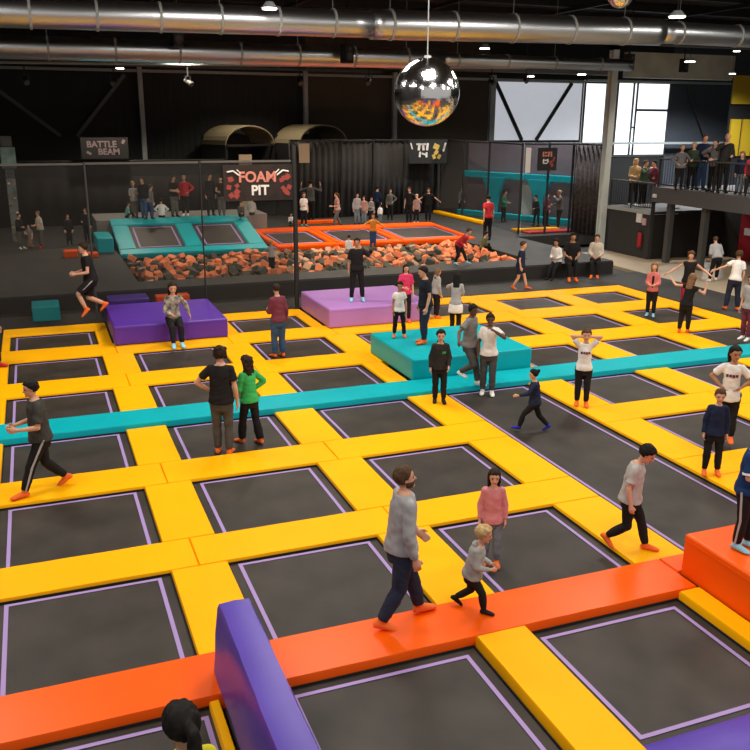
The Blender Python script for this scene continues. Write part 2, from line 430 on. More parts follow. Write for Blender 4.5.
def pad(name, x0, x1, y0, y1, m, label, z0=-.118, z1=0.0, bev=.028, cat='pad', group='yellow court pads', g=.003):
    x0 += g; x1 -= g; y0 += g; y1 -= g
    nx = max(2, int((x1 - x0) / .28)); ny = max(2, int((y1 - y0) / .28)); b = bmesh.new()
    # soft top: a grid that sags slightly towards the rim
    top = [[b.verts.new((x0 + (x1 - x0) * i / nx, y0 + (y1 - y0) * j / ny, z1 - (.007 if i in (0, nx) or j in (0, ny) else 0) + random.uniform(-.003, .003))) for j in range(ny + 1)] for i in range(nx + 1)]
    for i in range(nx):
        for j in range(ny): b.faces.new((top[i][j], top[i + 1][j], top[i + 1][j + 1], top[i][j + 1]))
    rim = [top[i][0] for i in range(nx + 1)] + [top[nx][j] for j in range(1, ny + 1)] + [top[i][ny] for i in range(nx - 1, -1, -1)] + [top[0][j] for j in range(ny - 1, 0, -1)]
    low = [b.verts.new((v.co.x, v.co.y, z0)) for v in rim]; N = len(rim)
    mid = [b.verts.new((v.co.x, v.co.y, v.co.z - .02)) for v in rim]
    # inset the rim of the top a little for a rounded edge
    cx, cy = (x0 + x1) / 2, (y0 + y1) / 2
    for v in rim:
        if abs(v.co.x - x0) < 1e-6: v.co.x += .010
        if abs(v.co.x - x1) < 1e-6: v.co.x -= .010
        if abs(v.co.y - y0) < 1e-6: v.co.y += .010
        if abs(v.co.y - y1) < 1e-6: v.co.y -= .010
    for i in range(N):
        k = (i + 1) % N
        b.faces.new((rim[i], mid[i], mid[k], rim[k])); b.faces.new((mid[i], low[i], low[k], mid[k]))
    b.faces.new(low[::-1])
    o = obj(name, b, m, smooth=True)
    md = o.modifiers.new('edge', 'EDGE_SPLIT'); md.split_angle = math.radians(50)
    return tag(o, label, cat, group)

skip = {(2, 0), (4, 0), (4, 2), (4, 3), (4, 4), (4, 5)}
cut = {(6, 5), (7, 5), (5, 5), (7, 4)}
for (c, r) in [(c, r) for r in range(6) for c in range(1, 8)]:
    if (c, r) in skip or (c, r) in cut: continue
    x0, x1 = COL[c]; y1, y0 = ROW[r]
    trampoline(x0, x1, y1, y0, f'dark mesh trampoline, {ORD[c]} from the left in the {RN[r]}')
trampoline(COL[4][0] - .02, COL[4][1] + .0, -8.06, -14.94, 'very long dark trampoline run between the cyan beam and the orange beam')
trampoline(2.1, 4.92, *ROW[6], 'dark mesh trampoline left of the purple divider in the nearest row', .10)
trampoline(5.45, 7.50, -15.64, -18.4, 'dark mesh trampoline right of the purple divider in the nearest row', .10)
trampoline(8.09, 10.02, *ROW[6], 'dark mesh trampoline in front of the orange beam at the lower right', .10)
# column pads
def xgap(c):
    l = COL[c][1] if c >= 1 else 2.32
    r = COL[c + 1][0] if c < 7 else 20.93
    return l, r
for c in range(0, 8):
    xa, xb = xgap(c)
    for r in range(6):
        if c >= 5 and r == 5: continue
        if c == 7 and r >= 4: continue
        ya, yb = ROW[r][1], ROW[r][0]
        if c == 0 and r == 0: xa2 = 2.78
        else: xa2 = xa
        if r == 0 and c in (1, 3): xb2 = [5.18, 0, 10.33][c - 1]; xa3 = xa2
        elif r == 0 and c in (2, 4): xa3 = [7.84, 0, 13.16][c - 2]; xb2 = xb
        else: xa3, xb2 = xa2, xb
        if r == 2 and c == 3: xb2 = 10.46
        if r == 2 and c == 4: xa3 = 13.24
        if xb2 - xa3 < .06: continue
        side = f'right of the {ORD[c]} opening' if c else 'left of the first opening'
        if c >= 3 and r >= 3 and c == 3: side = 'left of the long run'
        pad('yellow_pad', xa3, xb2, ya, yb, YEL, f'yellow pad {side} in the {RN[r]}')
# row pads
prev = None
def rowpads(ytop, ybot, where, skipc=(), x_lim=None):
    for c in range(1, 8):
        if c in skipc: continue
        xa = (xgap(c - 1)[0] + xgap(c - 1)[1]) / 2 if c > 1 else 2.32
        xb = (xgap(c)[0] + xgap(c)[1]) / 2 if c < 7 else 20.93
        if where.startswith('along'):
            if c == 1: xa = 2.78
            if c == 2: continue
            if c == 4: continue
        if where.startswith('along') and c == 1: xb = 5.18
        if where.startswith('along') and c == 3: xa, xb = 7.84, 10.33
        if where.startswith('along') and c == 5: xa = 13.16
        if 3 in skipc and False: pass
        pad('yellow_pad', xa, xb, ybot, ytop, YEL, f'yellow cross pad {where}, {ORD[c]} from the left')
rowpads(.26, ROW[0][0], 'along the far edge of the court')
rowpads(ROW[0][1], ROW[1][0], 'behind the second farthest row')
rowpads(ROW[1][1], ROW[2][0], 'in front of the second farthest row')
# rows between the beams: column four is the long run
for r in (3, 4):
    yt, yb = ROW[r][1], ROW[r + 1][0]
    wh = 'behind the middle row between the beams' if r == 3 else 'before the middle row between the beams'
    for c in (1, 2, 3, 5, 6, 7):
        if r == 4 and c == 7: continue
        xa = (xgap(c - 1)[0] + xgap(c - 1)[1]) / 2 if c > 1 else 2.32
        xb = (xgap(c)[0] + xgap(c)[1]) / 2 if c < 7 else 20.93
        if c == 3: xb = xgap(3)[1]
        if c == 5: xa = xgap(4)[0]
        pad('yellow_pad', xa, xb, yb, yt, YEL, f'yellow cross pad {wh}, {ORD[c]} from the left')
# beams
pad('cyan_beam', 2.32, 20.93, -8.06, -7.26, CYA, 'long cyan padded beam running across the whole court', z1=.06, cat='padded beam', group='long padded beams')
pad('orange_beam', 2.1, 10.30, -15.63, -14.95, ORA, 'long orange padded beam running across the foreground', z1=.05, cat='padded beam', group='long padded beams')
pad('orange_beam', 10.31, 13.3, -15.29, -14.95, ORA, 'short orange padded beam end behind the orange box', z1=.05, cat='padded beam')
pad('yellow_pad', 7.51, 8.08, -19.5, -15.645, YEL, 'thick yellow pad running forward from the orange beam at the bottom', z1=.07, cat='pad')
pad('yellow_pad', 10.03, 10.31, -19.5, -15.645, YEL, 'narrow yellow pad along the foot of the orange box', z1=.05, cat='pad')
pad('yellow_pad', 4.83, 4.93, -19.5, -15.645, YEL, 'thin yellow strip at the left foot of the purple divider', z1=.02, cat='pad')

def block(name, x0, x1, y0, y1, z0, z1, m, label, bev=.05, m2=None):
    t = thing(name, label, 'padded block', ((x0 + x1) / 2, (y0 + y1) / 2, z0))
    a, b_, h = (x1 - x0) / 2, (y1 - y0) / 2, z1 - z0
    obj('cover', bx(-a, a, -b_, b_, 0, h, bev, 3), m, t, False)
    s = bmesh.new()
    e = .004
    add_box(s, -a + bev, a - bev, -b_ - e, -b_ + .002, h - .075, h - .065); add_box(s, -a - e, -a + .002, -b_ + bev, b_ - bev, h - .075, h - .065)
    obj('seam', s, m2 or m, t)
    return t
block('purple_block', 5.20, 7.82, -2.34, .20, 0.002, .46, DPU, 'deep purple padded block under the sitting girl at the far left')
block('lavender_block', 10.35, 13.12, -2.36, .12, 0.002, .50, LAV, 'lavender padded block with a man standing on it', .05)
block('cyan_block', 10.49, 13.21, -7.24, -4.85, 0.002, .46, CYA, 'large cyan padded block in the centre of the court', .05)
block('orange_box', 10.33, 13.3, -18.6, -15.30, 0.001, .53, ORA, 'large orange padded box at the right edge', .04)
# base of the orange box rests on a slab
struct('floor_box_base', bx(10.33, 13.3, -18.6, -15.30, -.119, 0.0), DK2, label='dark base under the orange box')

# purple divider wall
t = thing('purple_divider', 'tall purple padded divider wall crossing the orange beam at the bottom', 'padded wall', (5.17, -17.6, .055))
b = bmesh.new()
ny = 24; W0, W1, Hh, L0, L1 = .22, .16, .70, -2.4, 2.32
rings = []
for j in range(ny + 1):
    y = L0 + (L1 - L0) * j / ny
    prof = []
    for k in range(15):
        s = k / 14
        if s < .36: p = (-W0 + (W0 - W1 - .0) * (s / .36), Hh * .93 * s / .36)
        elif s > .64: p = (W1 + (W0 - W1) * ((s - .64) / .36), Hh * .93 * (1 - (s - .64) / .36))
        else:
            a_ = PI * (1 - (s - .36) / .28); p = (W1 * (abs(math.cos(a_)) ** .45) * (1 if math.cos(a_) > 0 else -1), Hh * .93 + Hh * .07 * math.sin(a_) ** .6 if math.sin(a_) > 0 else Hh * .93)
        w_ = .010 * noise.noise(Vector((y * 2.2, k * .5, 0)))
        prof.append(b.verts.new((p[0] + w_, y, p[1] + w_ * .6)))
    rings.append(prof)
for p, q in zip(rings, rings[1:]):
    for k in range(14): b.faces.new((p[k], p[k + 1], q[k + 1], q[k]))
    b.faces.new((p[14], p[0], q[0], q[14]))
b.faces.new(rings[0]); b.faces.new(rings[-1][::-1])
o = obj('cover', b, PUR, t, True); o.modifiers.new('e', 'EDGE_SPLIT').split_angle = math.radians(40)
# purple pad at the bottom right
b = bmesh.new(); n = 26
x0, x1 = 7.9, 10.31
pr_ = [(-17.49, -.118), (-17.49, .0), (-17.56, .035), (-17.9, .07), (-18.5, .10), (-18.5, -.118)]
rg = []
for i in range(n + 1):
    x = x0 + (x1 - x0) * i / n
    rg.append([b.verts.new((x, y, z + (.012 * noise.noise(Vector((x * 7, y * 2, 3))) if z > 0 else 0))) for y, z in pr_])
for p, q in zip(rg, rg[1:]):
    for k in range(len(pr_)): b.faces.new((p[k], p[(k + 1) % 6], q[(k + 1) % 6], q[k]))
b.faces.new(rg[0]); b.faces.new(rg[-1][::-1])
o = obj('purple_pad', b, PUR, smooth=True); o.modifiers.new('e', 'EDGE_SPLIT').split_angle = math.radians(45)
tag(o, 'wrinkled purple pad cut off at the bottom right corner', 'pad')

# ---------------------------------------------------------------- safety net with banner
NY = .30
def net_bay(x0, x1, z0, z1, lab):
    t = thing('safety_net', lab, 'net', ((x0 + x1) / 2, NY, z0), 0, 'tall black safety nets')
    a = (x1 - x0) / 2; h = z1 - z0
    b = bmesh.new(); add_box(b, -a, a, -.004, .004, 0, h); obj('netting', b, NET, t)
    b = bmesh.new(); add_box(b, -a, a, -.012, .012, h - .05, h); obj('top_hem', b, mat('net_hem', (.10, .09, .08), .8), t)
    b = bmesh.new(); add_box(b, -a, a, -.010, .010, h - .34, h - .052); obj('top_band', b, net_material('net_band', .3, (.03, .03, .03)), t)
net_bay(-1.0, 4.98, 0.002, 3.96, 'black safety net bay at the left end of the court')
net_bay(5.04, 7.77, 0.002, 3.97, 'black safety net bay before the left end of the foam pit')
net_bay(7.83, 10.20, 0.002, 3.98, 'black safety net bay carrying the foam pit banner')
def pole(name, x, y, z0, z1, r, m, lab, cat='pole'):
    b = bmesh.new(); cone(b, (0, 0, 0), (0, 0, z1 - z0), r, r, 12, 'ff'); t = thing(name, lab, cat, (x, y, z0)); obj('shaft', b, m, t)
    b = bmesh.new(); cone(b, (0, 0, 0), (0, 0, .03), r * 2.2, r * 2.2, 12, 'ff'); obj('foot_plate', b, m, t); return t
pole('net_pole', 10.29, NY, 0, 4.36, .065, BLK, 'thick black net post at the right end of the net')
pole('net_pole', 7.80, NY, 0, 3.98, .024, BLK, 'thin black net pole left of the foam pit banner')
pole('net_pole', 5.01, NY + .0, 0, 3.98, .026, mat('dark_pole', (.04, .04, .04), .6), 'grey net pole in the left half of the net')
# banner
bt = thing('hanging_banner', 'dark FOAM PIT banner hanging on the net', 'banner', (9.30, NY - .03, 3.45))
obj('cloth', bx(-.92, .92, -.012, .008, -.50, .42), BRN, bt)
RX = Matrix.Rotation(PI / 2, 4, 'X')
text('lettering', 'FOAM', .37, Matrix.Translation((-.02, -.02, .10)) @ RX, SAL, bt, .004)
text('lettering', 'PIT', .35, Matrix.Translation((.04, -.02, -.24)) @ RX, WHT, bt, .004)
b = bmesh.new()
for s in (-1, 1):
    tube(b, [Vector((s * .82, -.02, .24)), Vector((s * .66, -.02, .27)), Vector((s * .50, -.02, .15))], .022, 6)
    tube(b, [Vector((s * .56, -.02, .30)), Vector((s * .46, -.02, .20))], .014, 6)
obj('swoosh_mark', b, WHT, bt)
random.seed(3)
for s in (-1, 1):
    for k in range(8):
        x = s * random.uniform(.48, .84); z = random.uniform(-.38, .12); q = random.uniform(.04, .07)
        b = bmesh.new(); add_box(b, -q, q, -.002, .002, -q, q, Matrix.Translation((x, -.016 - .0005 * k, z)) @ Matrix.Rotation(random.uniform(0, 1.5), 4, 'Y'))
        obj('cube_print', b, RED, bt)

def sign(x0, x1, y, z0, z1, lab, lines, m=None, marks=None, cloth=None):
    t = thing('wall_banner', lab, 'banner', ((x0 + x1) / 2, y, (z0 + z1) / 2))
    a, h = (x1 - x0) / 2, (z1 - z0) / 2
    obj('cloth', bx(-a, a, -.015, .015, -h, h), cloth or BLK, t)
    for s, size, dx, dz, mm in lines:
        text('lettering', s, size, Matrix.Translation((dx, -.025, dz)) @ RX, mm, t, .004)
    if marks:
        for mm, boxes in marks:
            for (x, z, w, hh, r) in boxes:
                b = bmesh.new(); add_box(b, -w / 2, w / 2, -.004, .004, -hh / 2, hh / 2, Matrix.Translation((x, -.022, z)) @ Matrix.Rotation(r, 4, 'Y'))
                obj('printed_mark', b, mm, t)
    return t
GRP = mat('greyed_print', (.22, .16, .165), .8)
sign(5.85, 7.80, 17.5, 3.32, 4.20, 'black BATTLE BEAM banner on the far left wall', [('BATTLE', .36, -.12, .15, GRP), ('BEAM', .36, .16, -.16, GRP)],
     marks=[(GRP, [(.78, .26, .12, .18, .5), (-.66, -.20, .20, .10, .5)])])
sign(20.95, 23.0, 17.35, 2.95, 4.10, 'dark banner with pale lettering and a gold figure on the far curtain', [], marks=[
     (WHT, [(-.50, .22, .12, .34, .1), (-.28, .22, .12, .34, -.1), (-.06, .22, .12, .34, .1), (-.40, .34, .5, .08, 0), (-.45, -.14, .10, .26, .1), (-.25, -.12, .22, .08, .3), (-.1, -.16, .1, .24, 0), (.86, .2, .10, .42, .3), (-.9, .25, .06, .3, -.3)]),
     (MUS, [(.42, .22, .30, .26, .4), (.42, -.05, .18, .22, .7), (.30, -.25, .16, .22, -.4), (.58, -.25, .16, .22, .5)])])

# far black curtains / cage
def curtain(name, p0, p1, z0, z1, m, lab, folds=20, amp=.05, posts=()):
    t = thing(name, lab, 'curtain', (p0[0], p0[1], z0), math.atan2(p1[1] - p0[1], p1[0] - p0[0]))
    L = math.hypot(p1[0] - p0[0], p1[1] - p0[1]); n = folds * 4; b = bmesh.new(); pv = None
    for i in range(n + 1):
        x = L * i / n; y = amp * math.sin(i * PI / 2 + .3 * noise.noise(Vector((i, 0, 0)))) + .04 * noise.noise(Vector((x, 0, 0)))
        q = [b.verts.new((x, y - .01, 0)), b.verts.new((x, y - .01, z1 - z0)), b.verts.new((x, y + .01, z1 - z0)), b.verts.new((x, y + .01, 0))]
        if pv:
            for k in range(4): b.faces.new((pv[k], pv[(k + 1) % 4], q[(k + 1) % 4], q[k]))
        else: b.faces.new(q)
        pv = q
    b.faces.new(pv)
    obj('fabric', b, m, t, True)
    for k in posts:
        b = bmesh.new(); cone(b, (k, -.12, 0), (k, -.12, z1 - z0 + .05), .05, .05, 8, 'ff'); obj('post', b, BLK, t)
    b = bmesh.new(); cone(b, (0, -.12, z1 - z0), (L, -.12, z1 - z0), .04, .04, 8, 'ff'); obj('top_rail', b, BLK, t)
    return t
curtain('cage_curtain', (15.0, 17.6), (23.0, 18.3), DZ, 4.05, CUR, 'long black curtain wall behind the orange framed trampolines', 26, .05, (.1, 2.6, 4.3, 6.0, 7.9))
curtain('cage_curtain', (24.95, 9.15), (25.2, 7.3), DZ, 4.1, mat('brown_black_curtain', (.045, .034, .032), .9, noise_amt=.5), 'dark curtain hanging beside the grey steel post', 7, .07, (0,))
curtain('cage_curtain', (-2.0, 18.2), (12.2, 18.2), DZ, 3.2, mat('left_curtain', (.020, .018, .017), .9), 'long black curtain behind the ramp platform', 20, .03)
def cage(p0, p1, z1, lab, posts):
    t = thing('cage_net', lab, 'net', (p0[0], p0[1], DZ), math.atan2(p1[1] - p0[1], p1[0] - p0[0]), 'cage nets around the cyan arena')
    L = math.hypot(p1[0] - p0[0], p1[1] - p0[1])
    obj('netting', bx(0, L, -.004, .004, 0, z1 - DZ), NE2, t)
    for k in posts:
        b = bmesh.new(); cone(b, (k * L, 0, 0), (k * L, 0, z1 - DZ + .05), .05, .05, 8, 'ff'); obj('post', b, BLK, t)
    b = bmesh.new(); cone(b, (0, 0, z1 - DZ), (L, 0, z1 - DZ), .045, .045, 8, 'ff'); obj('top_rail', b, BLK, t)
cage((23.1, 18.2), (23.0, 13.0), 4.05, 'dark cage net left of the cyan arena, farther bay', (0, .5, 1))
cage((22.98, 12.95), (22.5, 9.3), 4.08, 'dark cage net in front of the cyan arena, nearer bay', (1,))
cage((22.55, 9.2), (24.85, 8.95), 4.1, 'dark cage net before the arena entrance', (.47,))
sign(22.95, 23.85, 8.85, 3.05, 3.95, 'small black sign with red and white print above the arena entrance', [], marks=[
    (RED, [(.20, -.18, .12, .26, -.5), (.30, .0, .08, .2, .4)]), (SAL, [(-.20, .20, .07, .20, .0), (-.08, .26, .12, .06, 0), (-.08, .14, .12, .06, 0), (.05, .20, .07, .2, .1), (.17, .20, .07, .2, -.1)]), (WHT, [(-.18, -.06, .06, .14, .1), (-.08, -.04, .10, .05, 0), (.02, -.06, .06, .14, -.1), (-.1, -.16, .2, .04, 0)])])
o = obj('light_tube', bx(22.58, 22.80, 9.12, 9.16, 2.95, 3.95), WHT); tag(o, 'narrow white vertical panel beside the small red sign', 'panel')
# arena behind the net
ar = thing('arena_frame', 'cyan padded arena frame with arches behind the cage net', 'arena frame', (23.9, 17.2, DZ), math.atan2(10.6 - 17.2, 26.9 - 23.9))
LA = math.hypot(3.0, 6.6)
GPN = mat('grey_pink_panel', (.17, .135, .15), .8)
obj('back_panel', bx(0, LA * .95, .3, .36, .0, 3.55), GPN, ar)
obj('cross_beam', bx(-.1, LA * .97, -.05, .2, 1.85, 2.15, .03), CYA, ar)
for k, (s, tw, lw) in enumerate(((.26, 1.3, .34), (.62, 1.3, .30), (.93, .7, .24))):
    b = bmesh.new(); x = s * LA
    pts = [(x - tw / 2, 1.9), (x + tw / 2, 1.9), (x + lw / 2 + .1, 1.0), (x + lw / 2, 0), (x - lw / 2, 0), (x - lw / 2 - .05, 1.0)]
    v1 = [b.verts.new((p, -.12, z)) for p, z in pts]; v2 = [b.verts.new((p, .1, z)) for p, z in pts]
    b.faces.new(v1); b.faces.new(v2[::-1])
    for i in range(6): b.faces.new((v1[i], v1[(i + 1) % 6], v2[(i + 1) % 6], v2[i]))
    obj('arch_leg', b, CYA, ar)
obj('base_pad', bx(0, LA, -.5, -.15, 0, .28, .04), CYA, ar)
obj('white_panel', bx(LA * .47, LA * .55, .2, .29, .2, 1.75), WHT, ar)
o = obj('entry_pad', bx(22.75, 24.9, 9.9, 10.35, .452, .56, .03), YEL); tag(o, 'yellow floor pad at the arena entrance', 'pad')
o = obj('entry_pad', bx(22.9, 25.3, 9.15, 9.75, .452, .53, .03), mat('red_vinyl', (.75, .04, .03), .4)); tag(o, 'red floor pad at the arena entrance', 'pad')

# barrel roofed booths
def booth(x0, x1, y0, y1, z0, z1, lab, m):
    t = thing('barrel_roof_booth', lab, 'booth', ((x0 + x1) / 2, y0, DZ), .42)
    a = (x1 - x0) / 2 * .95; n = 14
    for ph, (ri, ro), mm, nm, yy in (('roof', (0, .06), m, 'roof', (0, y1 - y0)),):
        b = bmesh.new(); R = []
        for i in range(n + 1):
            th = PI * i / n; c, s = -math.cos(th), math.sin(th)
            R.append([b.verts.new((c * (a + e), y, z0 - DZ + s * (z1 - z0 + e))) for e in (0, .06) for y in yy])
        for p, q in zip(R, R[1:]):
            for k in ((0, 1, 3, 2),):
                pass
            for i0, i1 in ((0, 1), (1, 3), (3, 2), (2, 0)): b.faces.new((p[i0], p[i1], q[i1], q[i0]))
        for p in (R[0], R[-1]): b.faces.new((p[0], p[1], p[3], p[2]))
        obj(nm, b, mm, t)
    b = bmesh.new()
    for s in (-1, 1): add_box(b, s * a - .06, s * a + .06, 0, y1 - y0, 0, z0 - DZ)
    add_box(b, -a, a, y1 - y0 - .1, y1 - y0, 0, z0 - DZ + .4); add_box(b, -a, a, -.04, .04, z0 - DZ - .08, z0 - DZ + .02)
    obj('walls', b, BLK, t)
RF = mat('dull_gold_roof', (.30, .25, .15), .45, metal=.3)
booth(12.0, 14.9, 18.6, 20.5, 3.85, 4.66, 'barrel roofed black booth above the banner, left one', RF)
booth(15.5, 18.6, 18.6, 20.5, 3.90, 4.70, 'barrel roofed black booth, right one of two', RF)
o = obj('poster_board', bx(15.45, 15.95, 17.44, 17.48, 3.05, 3.92), CRM); tag(o, 'lit cream poster board hanging beside the net post', 'poster')
o = obj('poster_board', bx(12.75, 13.35, 18.05, 18.09, .46, 3.42), CRM); tag(o, 'cream board peeking above the foam pit banner', 'poster')

# climbing tower at the far left
t = thing('climbing_tower', 'narrow pale climbing tower with coloured holds behind the net', 'climbing tower', (3.05, 13.3, DZ))
obj('panel', bx(-.16, .16, -.05, .05, 0, 2.7, .02), mat('pale_tower', (.16, .17, .16), .8, noise_amt=.4, scale=4), t)
obj('top_panel', bx(-.26, .26, -.06, .06, 2.72, 3.5, .04), mat('pale_green_panel', (.17, .25, .235), .8, noise_amt=.3, scale=4), t)
obj('cap', bx(-.22, .18, -.08, .08, 3.51, 3.9, .04), DST, t)
for k in range(9):
    b = bmesh.new(); ell(b, (random.uniform(-.11, .11), -.07, .3 + k * .27), .05, .04, .04, seg=8, rings=6)
    obj('climbing_hold', b, [RED, MUS, CYA, WHT][k % 4], t)

# ---------------------------------------------------------------- mezzanine
MZ = 2.68
struct('floor_mezzanine', bx(25.2, 38, -7.5, 4.25, MZ - .10, MZ), DRK, label='upper mezzanine deck')
struct('trim_9', bx(25.08, 25.199, -7.5, 4.25, MZ - .52, MZ + .02), mat('fascia_grey', (.085, .085, .09), .6), label='grey edge fascia of the mezzanine')
struct('floor_balcony', bx(25.2, 33, 4.30, 7.1, 1.67, 1.77), DRK, label='lower balcony deck')
b = bmesh.new(); add_box(b, 25.15, 25.3, 4.30, 7.0, 0, 1.66); add_box(b, 25.15, 25.3, 4.26, 4.30, 0, 2.15)
struct('wall_mezzanine', b, mat('charcoal_wall', (.030, .027, .027), .8), label='charcoal wall under the lower balcony')
struct('wall_room_side', bx(25.31, 28.59, 4.26, 4.30, 0, 1.66), DK2, label='black side wall of the room under the mezzanine')
struct('trim_10', bx(25.10, 25.149, 4.30, 7.0, 1.66, 1.79), STE, label='pale edge of the lower balcony')
struct('wall_under_mezzanine', bx(28.6, 28.75, -7.5, 4.25, 0, MZ - .11), DK2, label='black back wall under the mezzanine')
struct('wall_balcony_back', bx(28.8, 33, 7.0, 7.1, 0, 1.66), DK2, label='black wall below the balcony back')
d = struct('door_1', bx(28.50, 28.59, 1.6, 3.25, 0, 2.05), REDP, label='dark red door under the mezzanine')
struct('door_handle', bx(28.44, 28.49, 1.75, 1.81, .98, 1.1), STE, d)
for y, lab in ((3.45, 'grey steel column under the mezzanine, left one'), (1.65, 'grey steel column under the mezzanine, right one'), (-2.2, 'grey steel column under the mezzanine, nearest one')):
    struct('trim_11', bx(25.25, 25.45, y - .1, y + .1, 0, MZ - .11), DST, label=lab)
o = obj('notice_sheet', bx(25.10, 25.148, 4.75, 5.05, 1.32, 1.68), WHT); tag(o, 'white notice sheet on the charcoal wall', 'notice')
o = obj('notice_sheet', bx(25.10, 25.148, 4.50, 4.68, 1.25, 1.5), mat('pink_sheet', (.6, .35, .38), .7)); tag(o, 'small pinkish notice sheet beside the white one', 'notice')
o = obj('notice_sheet', bx(28.42, 28.49, 2.55, 2.95, .95, 1.2), WHT); tag(o, 'white notice on the red door', 'notice')
t = thing('fire_extinguisher', 'red fire extinguisher hanging on the charcoal wall', 'fire extinguisher', (25.05, 4.68, .42))
b = bmesh.new(); cone(b, (0, 0, .05), (0, 0, .48), .085, .085, 12, 'rr'); obj('tank', b, REDP, t, True)
b = bmesh.new(); add_box(b, -.02, .02, -.06, .1, .56, .60); add_box(b, -.02, .02, -.02, .02, .5, .6); obj('valve', b, BLK, t)
b = bmesh.new(); tube(b, [Vector((0, .08, .58)), Vector((0, .14, .45)), Vector((0, .12, .2))], .014, 6); obj('hose', b, BLK, t)
o = obj('wall_camera', bx(25.0, 25.08, 3.95, 4.12, 2.32, 2.45, .02), WHT); tag(o, 'small white box fixed at the mezzanine corner', 'box')

def railing(p0, p1, z, lab, n):
    t = thing('guard_railing', lab, 'railing', (p0[0], p0[1], z), math.atan2(p1[1] - p0[1], p1[0] - p0[0]), 'mezzanine railings')
    L = math.hypot(p1[0] - p0[0], p1[1] - p0[1])
    b = bmesh.new(); cone(b, (0, 0, 1.02), (L, 0, 1.02), .03, .03, 8, 'ff'); obj('handrail', b, DST, t)
    b = bmesh.new(); cone(b, (0, 0, .12), (L, 0, .12), .018, .018, 8, 'ff'); obj('bottom_rail', b, BLK, t)
    for i in range(n + 1):
        b = bmesh.new(); cone(b, (L * i / n, 0, 0), (L * i / n, 0, 1.0), .024, .024, 8, 'ff'); obj('post', b, BLK, t)
    b = bmesh.new()
    m_ = int(L / .13)
    for i in range(m_):
        x = L * (i + .5) / m_; add_box(b, x - .008, x + .008, -.008, .008, .12, 1.0)
    obj('balusters', b, BLK, t)
railing((25.28, 4.2), (25.28, -7.3), MZ, 'black railing along the upper mezzanine edge', 8)
railing((25.28, 7.0), (25.28, 4.35), 1.77, 'black railing along the lower balcony edge', 2)
# bar stools and tables up there
def stool(x, y, z, m, lab):
    t = thing('bar_stool', lab, 'stool', (x, y, z), 0, 'mezzanine stools')
    b = bmesh.new(); cone(b, (0, 0, .70), (0, 0, .75), .19, .19, 14, 'ff'); obj('seat', b, m, t)
    for k in range(4):
        a = PI / 4 + k * PI / 2; b = bmesh.new(); cone(b, (.12 * math.cos(a), .12 * math.sin(a), .70), (.22 * math.cos(a), .22 * math.sin(a), 0), .014, .014, 6, 'ff'); obj('leg', b, DST, t)
    b = bmesh.new(); ps = [Vector((.19 * math.cos(q * PI / 6), .19 * math.sin(q * PI / 6), .28)) for q in range(13)]; tube(b, ps, .01, 6); obj('foot_ring', b, DST, t)
    for k in (-1, 1): b = bmesh.new(); cone(b, (.17, k * .12, .72), (.21, k * .12, 1.08), .012, .012, 6, 'ff'); obj('back_post', b, m, t)
    obj('backrest', bx(.19, .22, -.15, .15, .95, 1.12, .01, 1), m, t)
stool(26.0, 3.85, MZ, WHT, 'white high stool at the left corner of the mezzanine')
stool(26.1, 2.2, MZ, MUS, 'yellow high stool between the people at the railing')
stool(26.1, .6, MZ, WHT, 'white high stool near the bald man')
stool(26.2, -.6, MZ, MUS, 'yellow high stool at the right of the mezzanine')
t = thing('high_table', 'small black high table on the lower balcony', 'table', (26.9, 5.2, 1.77))
obj('tabletop', bx(-.35, .35, -.35, .35, .86, .9, .01), BLK, t); b = bmesh.new(); cone(b, (0, 0, .04), (0, 0, .86), .04, .04, 10, 'ff'); obj('stem', b, BLK, t)
b = bmesh.new(); cone(b, (0, 0, 0), (0, 0, .04), .26, .24, 16, 'ff'); obj('foot', b, BLK, t)
# yellow wall panels right
t = thing('yellow_wall_panel', 'yellow wall panels with dark slits above the mezzanine', 'wall panel', (35.4, 11.9, 3.4))
obj('upper_panel', bx(0, 6, 0, .1, 2.42, 3.72), YPN, t)
for k in range(5): obj('lower_slat', bx(.1 + k * .75, .1 + k * .75 + .6, 0, .1, 0, 1.72), YPN, t)
obj('backing', bx(.02, 6, .12, .2, -.1, 3.6), BLK, t)

# ---------------------------------------------------------------- overhead: ducts, lamps, mirror ball
def duct(p0, p1, r, lab, ringstep, group='silver air ducts', tail=None):
    p0, p1 = Vector(p0), Vector(p1); L = (p1 - p0).length
    t = thing('air_duct', lab, 'duct', p0, 0, group)
    b = bmesh.new(); d = (p1 - p0).normalized(); u, v = basis(d)
    loft(b, [(d * (L * i / 30), u, v, r, r) for i in range(31)], 32); obj('pipe', b, SIL, t, True)
    k = int(L / ringstep)
    for i in range(k + 1):
        b = bmesh.new(); c = d * (L * (i + .3) / (k + 1)); loft(b, [(c - d * .03, u, v, r + .022, r + .022), (c + d * .03, u, v, r + .022, r + .022)], 32); obj('joint_ring', b, STE, t)
    for i in range(0, k + 1, 2):
        c = d * (L * (i + .3) / (k + 1)); b = bmesh.new(); cone(b, c + Vector((0, 0, r)), c + Vector((0, 0, ZC - .4 - (p0 + c).z)), .008, .008, 6, 'ff'); obj('hanger_rod', b, STE, t)
    return t
duct((-3.5, 0, 7.17), (12.3, 0, 7.36), .33, 'thick silver duct across the top, left section', 1.55)
duct((12.31, 0, 7.36), (21.4, 0, 7.52), .37, 'thick silver duct at the top, middle section over the mirror ball', 1.9)
duct((21.41, 0, 7.52), (34.5, 0, 7.50), .31, 'silver duct section at the top right corner', 2.2)
duct((-3.5, 6.0, 6.90), (17.2, 6.0, 6.99), .33, 'lower silver duct behind the mirror ball, wide left section', 1.9)
duct((17.21, 6.0, 6.99), (24.95, 6.0, 7.0), .21, 'lower silver duct, slim right section ending near the post', 2.1)
b = bmesh.new(); cone(b, (-3.5, 3.2, 7.42), (30, 3.2, 7.5), .05, .05, 8, 'ff')
